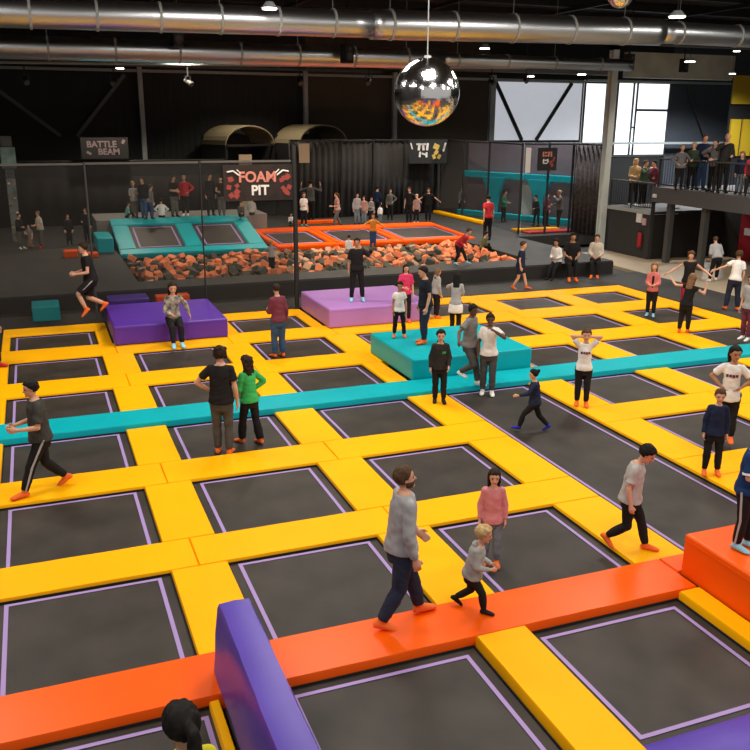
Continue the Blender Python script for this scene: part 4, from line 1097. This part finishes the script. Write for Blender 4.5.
PEOPLE = [
    (2.7, -3.341, 0.0, 1.75, -2.036, {'arms': ['hang', 'hang'], 'top': 'black', 'bot': 'black', 'shoe': 'red', 'hair': 'short', 'hc': 'black'}, 'person almost wholly cut off at the left edge, only a red shoe showing'),
    (6.93, -15.123, 0.05, 1.756, -1.596, {'legs': [(-0.05, 0.13, 0, 0), (0.05, -0.15, 0.01, -18)], 'arms': ['swingf', 'hang'], 'top': 'heather', 'bot': 'navyjean', 'shoe': 'orange', 'hair': 'short', 'hc': 'brown', 'beard': 1, 'near': 1, 'head': (10, -8)}, 'man in light grey sweatshirt and navy jeans striding along the orange beam'),
    (7.724, -15.199, 0.05, 1.042, -2.161, {'legs': [(-0.05, -0.2, 0.05, -35), (0.05, 0.1, 0, 0)], 'arms': ['fwd', 'fwd'], 'top': 'heather2', 'bot': 'black', 'shoe': 'black', 'hair': 'short', 'hc': 'blond', 'near': 1, 'kid': 2, 'lean': (10, 0), 'head': (-5, 10)}, 'blond toddler in grey hoodie and black trousers running along the orange beam'),
    (8.478, -14.172, -0.07, 1.227, 2.709, {'arms': ['hang', 'hang'], 'top': 'pink', 'hem': -0.08, 'bot': 'greyblue', 'shoe': 'orange', 'hair': 'long', 'hc': 'darkbrown', 'near': 1, 'kid': 1, 'fem': 1}, 'girl in pink long sleeved top with long dark hair facing the camera'),
    (10.179, -14.548, 0.0, 1.441, -2.432, {'legs': [(-0.05, 0.13, 0, 0), (0.05, -0.18, 0.05, -40)], 'arms': ['hang', 'hang'], 'top': 'lightgrey', 'sleeve': 0.45, 'bot': 'black', 'shoe': 'orange', 'hair': 'short', 'hc': 'black', 'near': 1, 'kid': 1, 'lean': (6, 0), 'head': (0, 30)}, 'boy in light grey T-shirt looking down while walking on the yellow pad'),
    (10.674, -15.804, 0.53, 1.433, -2.732, {'arms': ['fwd', 'fwd'], 'top': 'teamblue', 'sleeve': 0.5, 'cuff': 1, 'bot': 'black', 'stripe': 'lightgrey', 'shoe': 'paleblue', 'hair': 'short', 'hc': 'darkbrown', 'near': 1, 'kid': 1, 'head': (0, 15)}, 'boy in navy blue football shirt standing on the orange box'),
    (12.792, -13.024, 0.0, 1.326, 2.548, {'arms': ['hang', 'hang'], 'top': 'navy', 'bot': 'black', 'shoe': 'orange', 'hair': 'short', 'hc': 'brown', 'near': 1, 'kid': 1, 'fem': 1, 'hairlen': 1, 'legs': [(-0.07, 0, 0, 0), (0.07, 0.03, 0, 0)]}, 'smiling girl in navy long sleeved top with orange socks, arms hanging down'),
    (13.992, -11.998, 0.0, 1.612, 2.363, {'arms': ['hip', 'hip'], 'top': 'white', 'sleeve': 0.45, 'logo': 'maroon', 'hem': -0.12, 'bot': 'black', 'shoe': 'orange', 'hair': 'pony', 'hc': 'black', 'near': 1, 'kid': 1, 'fem': 1, 'skin': 'tan', 'head': (-25, 5)}, 'girl in white printed T-shirt with both hands on her hips'),
    (12.82, -9.64, 0.0, 1.455, 2.611, {'arms': ['head', 'head'], 'top': 'white', 'sleeve': 0.4, 'logo': 'maroon', 'bot': 'black', 'shoe': 'orange', 'hair': 'bun', 'hc': 'brown', 'near': 1, 'kid': 1, 'fem': 1}, 'girl in white T-shirt and black leggings holding both hands on her head'),
    (11.375, -10.323, -0.07, 1.142, 1.095, {'legs': [(-0.05, 0.2, 0.02, 10), (0.05, -0.24, 0.02, -25)], 'arms': ['reach', 'hang'], 'top': 'navy', 'hem': -0.05, 'bot': 'black', 'shoe': 'blue', 'hair': 'bun', 'hc': 'black', 'near': 1, 'kid': 1, 'fem': 1, 'lean': (4, 0)}, 'girl in navy with a hair bun striding left across the long trampoline'),
    (10.438, -8.579, 0.0, 1.39, 2.779, {'arms': ['swingf', 'hang'], 'top': 'blackjacket', 'logo': 'green', 'logoside': 1, 'bot': 'black', 'shoe': 'black', 'hair': 'short', 'hc': 'black', 'near': 1, 'kid': 1}, 'boy in dark zipped jacket with small green logo standing on yellow pad'),
    (11.342, -7.98, 0.06, 1.628, -2.578, {'legs': [(-0.05, 0.1, 0, 0), (0.06, -0.08, 0.12, -10)], 'arms': ['hang', 'sideout'], 'top': 'grey', 'sleeve': 0.4, 'bot': 'darkgrey', 'shoe': 'white', 'hair': 'short', 'hc': 'black', 'near': 1, 'kid': 0, 'fem': 1, 'skin': 'dark', 'head': (10, 5)}, 'girl in grey top and grey leggings stepping down beside the cyan block'),
    (11.615, -8.261, -0.07, 1.602, 2.635, {'arms': ['face', 'hang'], 'top': 'white', 'sleeve': 0.4, 'bot': 'darkgrey', 'shoe': 'white', 'hair': 'bun', 'hc': 'black', 'near': 1, 'kid': 0, 'fem': 1, 'skin': 'dark'}, 'girl in white T-shirt and grey leggings raising a hand to her face'),
    (11.224, -6.136, 0.47, 1.644, 1.49, {'arms': ['hang', 'hang'], 'top': 'navyblack', 'sleeve': 0.45, 'bot': 'navyjean', 'shoe': 'orange', 'hair': 'short', 'hc': 'black', 'near': 1, 'head': (0, 10)}, 'tall man in dark polo shirt and navy jeans standing on the cyan block'),
    (10.928, -5.47, 0.47, 1.234, 2.829, {'legs': [(-0.09, 0, 0, 0), (0.09, 0, 0, 0)], 'arms': ['hang', 'hang'], 'top': 'white', 'sleeve': 0.35, 'bot': 'black', 'shoe': 'orange', 'hair': 'short', 'hc': 'black', 'kid': 1, 'fem': 1, 'skin': 'tan'}, 'small girl in white T-shirt and black leggings standing on the cyan block'),
    (12.427, -2.304, 0.0, 1.506, 2.997, {'arms': ['hang', 'fwd'], 'top': 'hotpink', 'sleeve': 0.5, 'bot': 'black', 'shoe': 'orange', 'hair': 'long', 'hc': 'darkbrown', 'fem': 1}, 'woman in hot pink top standing behind the small girl in white'),
    (13.382, -2.149, 0.0, 1.327, -1.49, {'arms': ['hang', 'hang'], 'top': 'heather2', 'bot': 'black', 'shoe': 'orange', 'hair': 'long', 'hc': 'lightbrown', 'fem': 1}, 'woman in grey top and black leggings behind the tall man'),
    (13.16, -3.728, 0.0, 1.491, -0.553, {'arms': ['face', 'fwd'], 'top': 'heather', 'sleeve': 0.5, 'bot': 'black', 'skirt': 'white', 'shoe': 'black', 'hair': 'long', 'hc': 'black', 'fem': 1, 'kid': 1}, 'girl with long dark hair and white skirt seen from behind'),
    (11.344, -1.653, 0.5, 1.626, 2.879, {'legs': [(-0.09, 0, 0, 0), (0.09, 0, 0, 0)], 'arms': ['sideout', 'hang'], 'top': 'black', 'sleeve': 0.5, 'bot': 'black', 'shoe': 'paleblue', 'hair': 'short', 'hc': 'black', 'skin': 'tan', 'head': (10, -5)}, 'man in black T-shirt stretching one arm out on the lavender block'),
    (8.544, -4.265, -0.07, 1.644, 0.267, {'arms': ['fwd', 'hang'], 'top': 'maroon', 'bot': 'bluejean', 'shoe': 'orange', 'hair': 'short', 'hc': 'darkbrown', 'fem': 1, 'near': 1}, 'woman in maroon top and blue jeans standing on a far left trampoline'),
    (6.213, -9.592, -0.07, 1.748, -0.361, {'arms': ['hip', 'hang'], 'top': 'black', 'sleeve': 0.4, 'bot': 'darkgrey', 'shoe': 'orange', 'hair': 'curly', 'hc': 'darkbrown', 'near': 1, 'head': (-20, 0)}, 'man in black T-shirt and dark grey trousers with hand on his hip'),
    (6.71, -9.26, -0.07, 1.491, 0.48, {'legs': [(-0.05, 0.07, 0, 0), (0.07, -0.1, 0, 0)], 'arms': ['fwd', 'hip'], 'top': 'green', 'bot': 'black', 'shoe': 'orange', 'hair': 'long+curly', 'hc': 'darkbrown', 'near': 1, 'fem': 1}, 'curly haired woman in bright green top and black flared trousers'),
    (3.538, -10.273, 0.0, 1.682, 1.768, {'legs': [(-0.05, 0.16, 0, 0), (0.05, -0.2, 0.03, -30)], 'arms': ['fwd', 'fwd'], 'top': 'charcoal', 'sleeve': 0.5, 'bot': 'black', 'stripe': 'lightgrey', 'shoe': 'orange', 'hair': 'short', 'hc': 'black', 'near': 1, 'lean': (3, 0)}, 'man in charcoal T-shirt and striped black trousers walking left'),
    (4.795, -0.833, 0.42, 1.84, 1.612, {'legs': [(-0.05, 0.05, 0.06, -40), (0.05, -0.2, 0.1, -40)], 'arms': ['fwd', 'fwd'], 'top': 'black', 'sleeve': 0.35, 'bot': 'black', 'blen': 0.45, 'stripe': 'lightgrey', 'shoe': 'orange', 'hair': 'short', 'hc': 'darkbrown', 'near': 1, 'lean': (8, 0)}, 'boy in black T-shirt and shorts jumping in mid air'),
    (6.539, -2.89, 0.0, 1.741, -3.141, {'sit': 0.45, 'arms': ['sitside', 'fwd'], 'top': 'patterned', 'bot': 'black', 'shoe': 'paleblue', 'hair': 'long', 'hc': 'darkbrown', 'kid': 1, 'fem': 1}, 'girl in black trousers sitting on the purple block edge'),
    (4.334, -17.917, -0.07, 1.78, 0.266, {'arms': ['hang', 'hang'], 'top': 'yellow', 'bot': 'black', 'shoe': 'orange', 'hair': 'pony', 'hc': 'black', 'near': 1, 'kid': 1, 'fem': 1}, 'girl with dark ponytail and yellow top in the very foreground'),
    (19.116, -3.606, -0.07, 1.475, 2.369, {'arms': ['fwd', 'fwd'], 'top': 'coral', 'bot': 'black', 'shoe': 'paleblue', 'hair': 'long', 'hc': 'lightbrown', 'fem': 1, 'kid': 1, 'inner': 'black'}, 'girl in open coral pink jacket over black with pale blue shoes'),
    (18.43, -5.732, 0.0, 1.496, -0.984, {'legs': [(-0.07, 0, 0, 0), (0.05, 0.06, 0, 0)], 'arms': ['sideup', 'bentup'], 'top': 'black', 'sleeve': 0.2, 'bot': 'black', 'shoe': 'orange', 'hair': 'long', 'hc': 'lightbrown', 'fem': 1, 'kid': 1, 'lean': (4, 8)}, 'dancing girl in black with raised arms and swinging light brown hair'),
    (20.145, -3.773, 0.0, 1.674, 2.419, {'arms': ['sideout', 'sideout'], 'top': 'black', 'sleeve': 0.1, 'bot': 'crimson', 'shoe': 'orange', 'hair': 'curly', 'hc': 'brown', 'fem': 1}, 'woman in black sleeveless top and crimson trousers with arms spread'),
    (21.539, -3.995, 0.0, 1.657, -0.42, {'legs': [(-0.09, 0.02, 0, 0), (0.09, -0.03, 0, 0)], 'arms': ['sideout', 'hang'], 'top': 'white', 'sleeve': 0.4, 'bot': 'navyjean', 'shoe': 'orange', 'hair': 'curly', 'hc': 'brown', 'fem': 1, 'lean': (12, 8)}, 'woman in white T-shirt and dark jeans seen from behind reaching left'),
    (19.356, -6.815, 0.0, 1.571, 1.831, {'arms': ['hang', 'hang'], 'top': 'heather', 'sleeve': 0.5, 'bot': 'maroon', 'shoe': 'white', 'hair': 'long', 'hc': 'darkbrown', 'fem': 1}, 'girl in maroon leggings at the right edge of the picture'),
    (24.156, -0.362, 0.0, 1.57, -0.398, {'arms': ['fwd', 'fwd'], 'top': 'heather', 'bot': 'black', 'shoe': 'white', 'hair': 'short', 'hc': 'brown', 'lean': (35, 0), 'legs': [(-0.08, 0, 0, 0), (0.08, 0.08, 0, 0)]}, 'person in pale grey top and black vest bending over by the mezzanine'),
    (17.569, 0.674, 0.0, 1.514, -2.285, {'legs': [(-0.05, 0.12, 0, 0), (0.05, -0.14, 0.01, -20)], 'arms': ['hang', 'hang'], 'top': 'navy', 'sleeve': 0.4, 'hem': -0.05, 'bot': 'navy', 'blen': 0.35, 'shoe': 'orange', 'hair': 'short', 'hc': 'brown', 'kid': 1}, 'boy in navy T-shirt and shorts walking right with bare legs'),
    (19.305, 1.72, 0.0, 1.52, 2.045, {'sit': 0.45, 'arms': ['fwd', 'fwd'], 'top': 'white', 'bot': 'black', 'shoe': 'black', 'hair': 'short', 'hc': 'black', 'kid': 1, 'skin': 'tan', 'crouch': 1}, 'boy in white sitting first from left on the platform edge'),
    (19.888, 1.323, 0.0, 1.957, 2.719, {'sit': 0.45, 'arms': ['fwd', 'fwd'], 'top': 'black', 'sleeve': 0.45, 'bot': 'black', 'shoe': 'orange', 'hair': 'short', 'hc': 'black', 'skin': 'tan'}, 'man in black T-shirt sitting on the platform edge'),
    (20.9, 1.556, 0.0, 1.75, 2.52, {'sit': 0.45, 'arms': ['fwd', 'fwd'], 'top': 'cream', 'bot': 'black', 'shoe': 'orange', 'hair': 'short', 'hc': 'brown'}, 'person in cream sweatshirt sitting last on the platform edge'),
    (16.675, 2.915, 0.45, 1.412, -2.566, {'legs': [(-0.05, 0.12, 0, 0), (0.06, -0.16, 0, 0)], 'arms': ['fwd', 'fwd'], 'top': 'red', 'bot': 'black', 'shoe': 'paleblue', 'hair': 'short', 'hc': 'brown', 'lean': (45, 0), 'kid': 1}, 'child in red top leaning forward at the foam pit edge'),
    (19.081, 6.043, 0.25, 1.236, -1.89, {'legs': [(-0.05, 0.3, 0.05, 0), (0.06, 0.2, 0.05, 0)], 'sit': 0.12, 'arms': ['fwd', 'fwd'], 'top': 'olive', 'bot': 'black', 'shoe': 'black', 'hair': 'short', 'hc': 'darkbrown', 'kid': 1}, 'child in olive green sitting low in the orange foam corner'),
    (20.388, 8.103, 0.45, 1.754, -0.15, {'arms': ['swingb', 'hang'], 'top': 'red', 'sleeve': 0.45, 'bot': 'black', 'shoe': 'black', 'hair': 'short', 'hc': 'black', 'fem': 1}, 'person in red T-shirt and black trousers walking toward the cyan arena'),
    (15.197, 7.208, 0.53, 1.231, 2.774, {'arms': ['sideout', 'sideout'], 'top': 'orangetop', 'bot': 'bluejean', 'shoe': 'black', 'hair': 'short', 'hc': 'darkbrown', 'kid': 1}, 'child in orange top and blue jeans on the orange framed trampoline'),
    (14.111, 6.775, 0.1, 0.964, -0.34, {'arms': ['hang', 'hang'], 'top': 'white', 'bot': 'black', 'shoe': 'black', 'hair': 'short', 'hc': 'black', 'kid': 1}, 'child in white T-shirt in the foam pit behind the man in black'),
    (16.124, 14.038, 0.45, 1.515, 1.593, {'legs': [(-0.05, 0.12, 0, 0), (0.05, -0.14, 0.01, -15)], 'arms': ['fwd', 'hang'], 'top': 'dustypink', 'sleeve': 0.5, 'bot': 'greypants', 'shoe': 'black', 'hair': 'pony', 'hc': 'brown', 'fem': 1}, 'woman in dusty pink top walking left in front of the black curtain'),
    (17.219, 14.466, 0.45, 1.413, 3.141, {'arms': ['hang', 'hang'], 'top': 'heather', 'bot': 'greyblue', 'shoe': 'black', 'hair': 'short', 'hc': 'black'}, 'person in pale grey top, first of the group by the curtain'),
    (17.518, 14.368, 0.45, 1.282, 2.435, {'arms': ['hang', 'fwd'], 'top': 'dustypink', 'bot': 'greyblue', 'shoe': 'black', 'hair': 'short', 'hc': 'brown'}, 'person in pinkish top, second of the group by the curtain'),
    (17.956, 14.63, 0.45, 1.206, -2.984, {'arms': ['hang', 'fwd'], 'top': 'grey', 'bot': 'black', 'shoe': 'black', 'hair': 'short', 'hc': 'brown'}, 'person in mid grey top, third of the group by the curtain'),
    (18.489, 14.869, 0.45, 0.859, -0.376, {'arms': ['hang', 'hang'], 'top': 'white', 'bot': 'greyblue', 'shoe': 'black', 'hair': 'short', 'hc': 'black', 'kid': 1}, 'small child in white by the black curtain'),
    (19.117, 16.859, 0.45, 1.512, -0.896, {'arms': ['hang', 'hang'], 'top': 'navy', 'bot': 'black', 'shoe': 'black', 'hair': 'short', 'hc': 'black'}, 'person in navy behind the small child in white'),
    (19.39, 15.866, 0.45, 1.438, 2.929, {'arms': ['hip', 'hang'], 'top': 'greypants', 'bot': 'black', 'shoe': 'black', 'hair': 'long', 'hc': 'brown', 'fem': 1}, 'person in drab grey beside the navy dressed person'),
    (19.759, 14.452, 0.45, 1.622, 2.383, {'arms': ['sideout', 'hang'], 'top': 'black', 'sleeve': 0.4, 'bot': 'black', 'shoe': 'black', 'hair': 'short', 'hc': 'brown'}, 'man in black at the far wall below the yellow banner'),
    (20.066, 14.351, 0.45, 1.31, 3.073, {'arms': ['hang', 'hang'], 'top': 'dustypink', 'bot': 'black', 'shoe': 'white', 'hair': 'short', 'hc': 'blond', 'kid': 1}, 'blond child in pale pink at the far wall'),
    (20.761, 14.547, 0.45, 1.549, 2.536, {'arms': ['sideout', 'sideout'], 'top': 'black', 'sleeve': 0.4, 'bot': 'black', 'shoe': 'black', 'hair': 'short', 'hc': 'brown'}, 'person in black with both arms spread at the far wall'),
    (14.853, 14.848, 0.45, 1.482, -3.081, {'arms': ['hang', 'fwd'], 'top': 'white', 'sleeve': 0.4, 'bot': 'black', 'shoe': 'teal', 'hair': 'short', 'hc': 'brown', 'kid': 1}, 'child in white T-shirt with teal socks just right of the net post'),
    (15.604, 16.236, 0.45, 1.895, -0.384, {'arms': ['bentup', 'bentup'], 'top': 'darkgrey', 'bot': 'black', 'shoe': 'black', 'hair': 'short', 'hc': 'black'}, 'person in dark grey top with raised elbows right of the banner'),
    (10.829, 5.062, 0.2, 1.045, -0.425, {'arms': ['sideout', 'sideout'], 'top': 'heather2', 'sleeve': 0.4, 'bot': 'black', 'shoe': 'black', 'hair': 'short', 'hc': 'blond', 'kid': 1}, 'blond child in grey and yellow wading in the foam pit'),
    (7.103, 12.943, 1.26, 1.038, -1.838, {'sit': 0.02, 'arms': ['fwd', 'fwd'], 'top': 'paleteal', 'bot': 'black', 'shoe': 'black', 'hair': 'short', 'hc': 'brown', 'kid': 1, 'legs': [(-0.05, 0.3, 0, 0), (0.06, 0.32, 0, 0)]}, 'child in pale teal sitting at the left end of the ramp platform'),
    (7.396, 12.847, 1.26, 1.414, -3.069, {'arms': ['sideout', 'fwd'], 'top': 'heather', 'sleeve': 0.4, 'bot': 'greypants', 'shoe': 'black', 'hair': 'short', 'hc': 'blond', 'kid': 1}, 'child in grey holding a teal cloth on the ramp platform'),
    (7.72, 12.372, 1.26, 1.588, 2.506, {'arms': ['hang', 'fwd'], 'top': 'black', 'bot': 'bluejean', 'shoe': 'black', 'hair': 'short', 'hc': 'brown', 'fem': 1}, 'person in black top and jeans on the ramp platform'),
    (7.975, 12.289, 1.26, 1.327, -1.167, {'arms': ['hang', 'hang'], 'top': 'grey', 'bot': 'bluejean', 'shoe': 'black', 'hair': 'short', 'hc': 'brown', 'fem': 1, 'kid': 1}, 'person in grey top and blue jeans on the ramp platform'),
    (8.388, 12.525, 1.26, 1.27, -0.131, {'sit': 0.02, 'arms': ['hip', 'hip'], 'top': 'white', 'bot': 'black', 'shoe': 'black', 'hair': 'short', 'hc': 'black', 'kid': 1, 'legs': [(-0.05, 0.3, 0, 0), (0.06, 0.32, 0, 0)]}, 'child in white sitting on the ramp platform with hands on hips'),
    (8.921, 12.73, 1.26, 1.622, -2.588, {'arms': ['cross', 'fwd'], 'top': 'black', 'sleeve': 0.5, 'bot': 'greypants', 'shoe': 'black', 'hair': 'short', 'hc': 'brown', 'fem': 1}, 'woman in black top beside the person in red on the ramp platform'),
    (9.391, 12.963, 1.26, 1.601, 2.81, {'arms': ['hip', 'hang'], 'top': 'red', 'sleeve': 0.6, 'bot': 'black', 'shoe': 'white', 'hair': 'short', 'hc': 'blond'}, 'blond person in red with one hand on the hip on the ramp platform'),
    (10.334, 12.658, 1.26, 1.681, -2.802, {'arms': ['hang', 'hang'], 'top': 'black', 'bot': 'black', 'shoe': 'black', 'hair': 'short', 'hc': 'brown'}, 'person all in black next to the thin net pole on the ramp platform'),
    (10.75, 12.523, 1.26, 1.566, 2.945, {'arms': ['hang', 'fwd'], 'top': 'black', 'sleeve': 0.3, 'bot': 'greypants', 'shoe': 'black', 'hair': 'short', 'hc': 'black'}, 'person in black and white top with grey trousers by the banner'),
    (11.389, 11.929, 1.26, 1.056, 3.098, {'sit': 0.02, 'arms': ['fwd', 'fwd'], 'top': 'darkgrey', 'bot': 'black', 'shoe': 'black', 'hair': 'short', 'hc': 'brown', 'kid': 1, 'legs': [(-0.05, 0.3, 0, 0), (0.06, 0.32, 0, 0)]}, 'small seated child in dark grey below the banner'),
    (11.975, 12.522, 1.26, 1.238, -0.23, {'sit': 0.02, 'arms': ['fwd', 'fwd'], 'top': 'heather2', 'bot': 'black', 'shoe': 'black', 'hair': 'short', 'hc': 'lightbrown', 'kid': 0, 'legs': [(-0.05, 0.3, 0, 0), (0.06, 0.32, 0, 0)]}, 'person in light grey sitting with back turned below the banner'),
    (14.306, 15.029, 0.45, 1.013, 3.042, {'sit': 0.02, 'arms': ['fwd', 'fwd'], 'top': 'white', 'bot': 'black', 'shoe': 'black', 'hair': 'short', 'hc': 'black', 'kid': 1, 'legs': [(-0.05, 0.3, 0, 0), (0.06, 0.32, 0, 0)]}, 'small child in white sitting left of the dark net post'),
    (3.21, 11.336, 0.45, 1.284, -2.425, {'arms': ['hang', 'fwd'], 'top': 'black', 'bot': 'greypants', 'shoe': 'white', 'hair': 'short', 'hc': 'brown', 'kid': 0}, 'person in black beside the climbing tower behind the net'),
    (3.513, 11.233, 0.45, 0.895, 2.802, {'arms': ['hang', 'fwd'], 'top': 'grey', 'sleeve': 0.4, 'bot': 'tanpants', 'shoe': 'black', 'hair': 'short', 'hc': 'black', 'kid': 1}, 'child in grey top behind the net on the left'),
    (3.888, 11.372, 0.45, 1.33, 2.092, {'arms': ['fwd', 'fwd'], 'top': 'cream', 'sleeve': 0.5, 'bot': 'greypants', 'shoe': 'red', 'hair': 'short', 'hc': 'lightbrown'}, 'person in cream top behind the net on the left'),
    (4.874, 11.861, 0.45, 1.143, -2.998, {'arms': ['hang', 'hang'], 'top': 'black', 'bot': 'black', 'shoe': 'black', 'hair': 'short', 'hc': 'brown'}, 'dark clothed person behind the net left of the orange box'),
    (5.536, 12.209, 0.45, 1.31, 2.743, {'arms': ['hang', 'fwd'], 'top': 'black', 'bot': 'black', 'shoe': 'black', 'hair': 'short', 'hc': 'brown'}, 'dark clothed person behind the net left of the cyan ramp'),
    (23.83, 17.259, 0.45, 1.386, -3.086, {'arms': ['hang', 'hang'], 'top': 'greypants', 'bot': 'black', 'shoe': 'black', 'hair': 'short', 'hc': 'lightbrown', 'kid': 1}, 'child in dull grey behind the net left of the cyan arena'),
    (24.106, 13.451, 0.45, 1.466, -2.61, {'arms': ['fwd', 'fwd'], 'top': 'green2', 'bot': 'black', 'shoe': 'black', 'hair': 'short', 'hc': 'black', 'kid': 1}, 'child in green behind the net before the cyan arch'),
    (24.747, 11.584, 0.45, 1.395, 1.89, {'legs': [(-0.1, 0, 0, 0), (0.1, 0, 0, 0)], 'arms': ['fwd', 'fwd'], 'top': 'navyblack', 'bot': 'black', 'shoe': 'black', 'hair': 'short', 'hc': 'black', 'kid': 1, 'lean': (15, 0)}, 'crouching child in black inside the cyan arena'),
    (25.136, 11.456, 0.45, 1.46, -3.007, {'arms': ['hang', 'fwd'], 'top': 'maroon', 'bot': 'black', 'shoe': 'black', 'hair': 'short', 'hc': 'brown', 'kid': 1}, 'child in maroon inside the cyan arena'),
    (25.083, 10.309, 0.45, 1.677, 1.342, {'arms': ['face', 'fwd'], 'top': 'greypants', 'bot': 'black', 'shoe': 'black', 'hair': 'short', 'hc': 'blond'}, 'blond person in grey and black standing in the cyan arena'),
    (27.63, 12.732, 0.45, 1.533, 0.974, {'arms': ['fwd', 'fwd'], 'top': 'dustypink', 'bot': 'black', 'shoe': 'black', 'hair': 'short', 'hc': 'brown', 'kid': 1}, 'child in dusty pink at the right side of the cyan arena'),
    (25.937, 6.454, 1.77, 1.853, 2.835, {'arms': ['fwd', 'fwd'], 'top': 'tan', 'bot': 'black', 'shoe': 'white', 'hair': 'long', 'hc': 'blond', 'fem': 1}, 'long haired blond woman in tan jacket on the lower balcony'),
    (26.021, 6.001, 1.77, 1.796, -2.759, {'arms': ['fwd', 'face'], 'top': 'darkgreen', 'bot': 'black', 'shoe': 'white', 'hair': 'short', 'hc': 'brown'}, 'person in dark green on the lower balcony'),
    (26.404, 5.879, 1.77, 1.797, 1.593, {'arms': ['hang', 'fwd'], 'top': 'maroon', 'bot': 'greyblue', 'shoe': 'white', 'hair': 'short', 'hc': 'black', 'fem': 1}, 'dark haired person in maroon vest on the lower balcony'),
    (25.079, 2.857, 2.68, 1.54, 2.789, {'arms': ['hip', 'hip'], 'top': 'whiteblack', 'bot': 'black', 'shoe': 'black', 'hair': 'short', 'hc': 'blond'}, 'person in black vest over white leaning at the upper railing'),
    (25.499, 2.73, 2.68, 1.643, 2.079, {'arms': ['fwd', 'fwd'], 'top': 'darkgreen', 'bot': 'black', 'shoe': 'black', 'hair': 'short', 'hc': 'blond'}, 'blond person in dark green on the upper mezzanine'),
    (25.814, 2.636, 2.68, 1.913, 2.942, {'arms': ['fwd', 'fwd'], 'top': 'navy', 'bot': 'bluejean', 'shoe': 'black', 'hair': 'short', 'hc': 'brown'}, 'tall person in navy and jeans on the upper mezzanine'),
    (25.595, 1.789, 2.68, 1.764, 1.883, {'arms': ['fwd', 'face'], 'top': 'grey', 'bot': 'black', 'shoe': 'black', 'hair': 'short', 'hc': 'brown', 'fem': 1}, 'person in grey beside the bald man on the mezzanine'),
    (25.625, 1.342, 2.68, 1.967, 2.659, {'arms': ['fwd', 'face'], 'top': 'blackjacket', 'bot': 'black', 'shoe': 'black', 'hair': 'bald', 'hc': 'brown'}, 'bald man in black jacket on the upper mezzanine'),
    (25.886, 0.835, 2.68, 1.401, 2.031, {'arms': ['hang', 'hang'], 'top': 'navy', 'bot': 'greyblue', 'shoe': 'black', 'hair': 'long', 'hc': 'lightbrown', 'fem': 1, 'kid': 1}, 'child in navy top at the mezzanine railing on the right'),
    (25.612, 0.098, 2.68, 1.428, 2.545, {'arms': ['hang', 'hang'], 'top': 'red', 'bot': 'black', 'shoe': 'black', 'hair': 'short', 'hc': 'blond', 'kid': 1}, 'blond child in red at the far right of the mezzanine'),
]

for q in PEOPLE:
    person(*q)

# fuse the volumes of every body and garment into one smooth skin, with soft folds in the cloth
import numpy as np
for o_, v in PENDING:
    m1 = o_.modifiers.new('fuse', 'REMESH'); m1.mode = 'VOXEL'; m1.voxel_size = v; m1.use_smooth_shade = True
    m2 = o_.modifiers.new('soften', 'SMOOTH'); m2.factor = .5; m2.iterations = 1 if o_.name.startswith('hair') else 3
bpy.context.view_layer.update()
dg = bpy.context.evaluated_depsgraph_get()
rs = np.random.RandomState(5)
for o_, v in PENDING:
    me = bpy.data.meshes.new_from_object(o_.evaluated_get(dg))
    me.name = o_.name.split('.')[0]
    o_.data = me
    o_.modifiers.clear()
    k = o_.name.split('.')[0]
    if k in ('top', 'trousers', 'skirt', 'shorts', 'hair') and v < .022 and len(me.vertices):
        n = len(me.vertices); co = np.empty(n * 3, 'f'); no = np.empty(n * 3, 'f')
        me.vertices.foreach_get('co', co); me.vertex_normals.foreach_get('vector', no)
        co = co.reshape(-1, 3); no = no.reshape(-1, 3); d = np.zeros(n)
        for f in range(7):
            q = rs.normal(size=3) * (np.array([22, 22, 30]) if k != 'hair' else np.array([70, 70, 20]))
            d += np.sin(co @ q + rs.rand() * 6 + 1.5 * np.sin(co @ (q[[1, 2, 0]] * .6)))
        d *= (.0013 if k != 'hair' else .0016)
        co += no * d[:, None]
        me.vertices.foreach_set('co', co.ravel()); me.update()
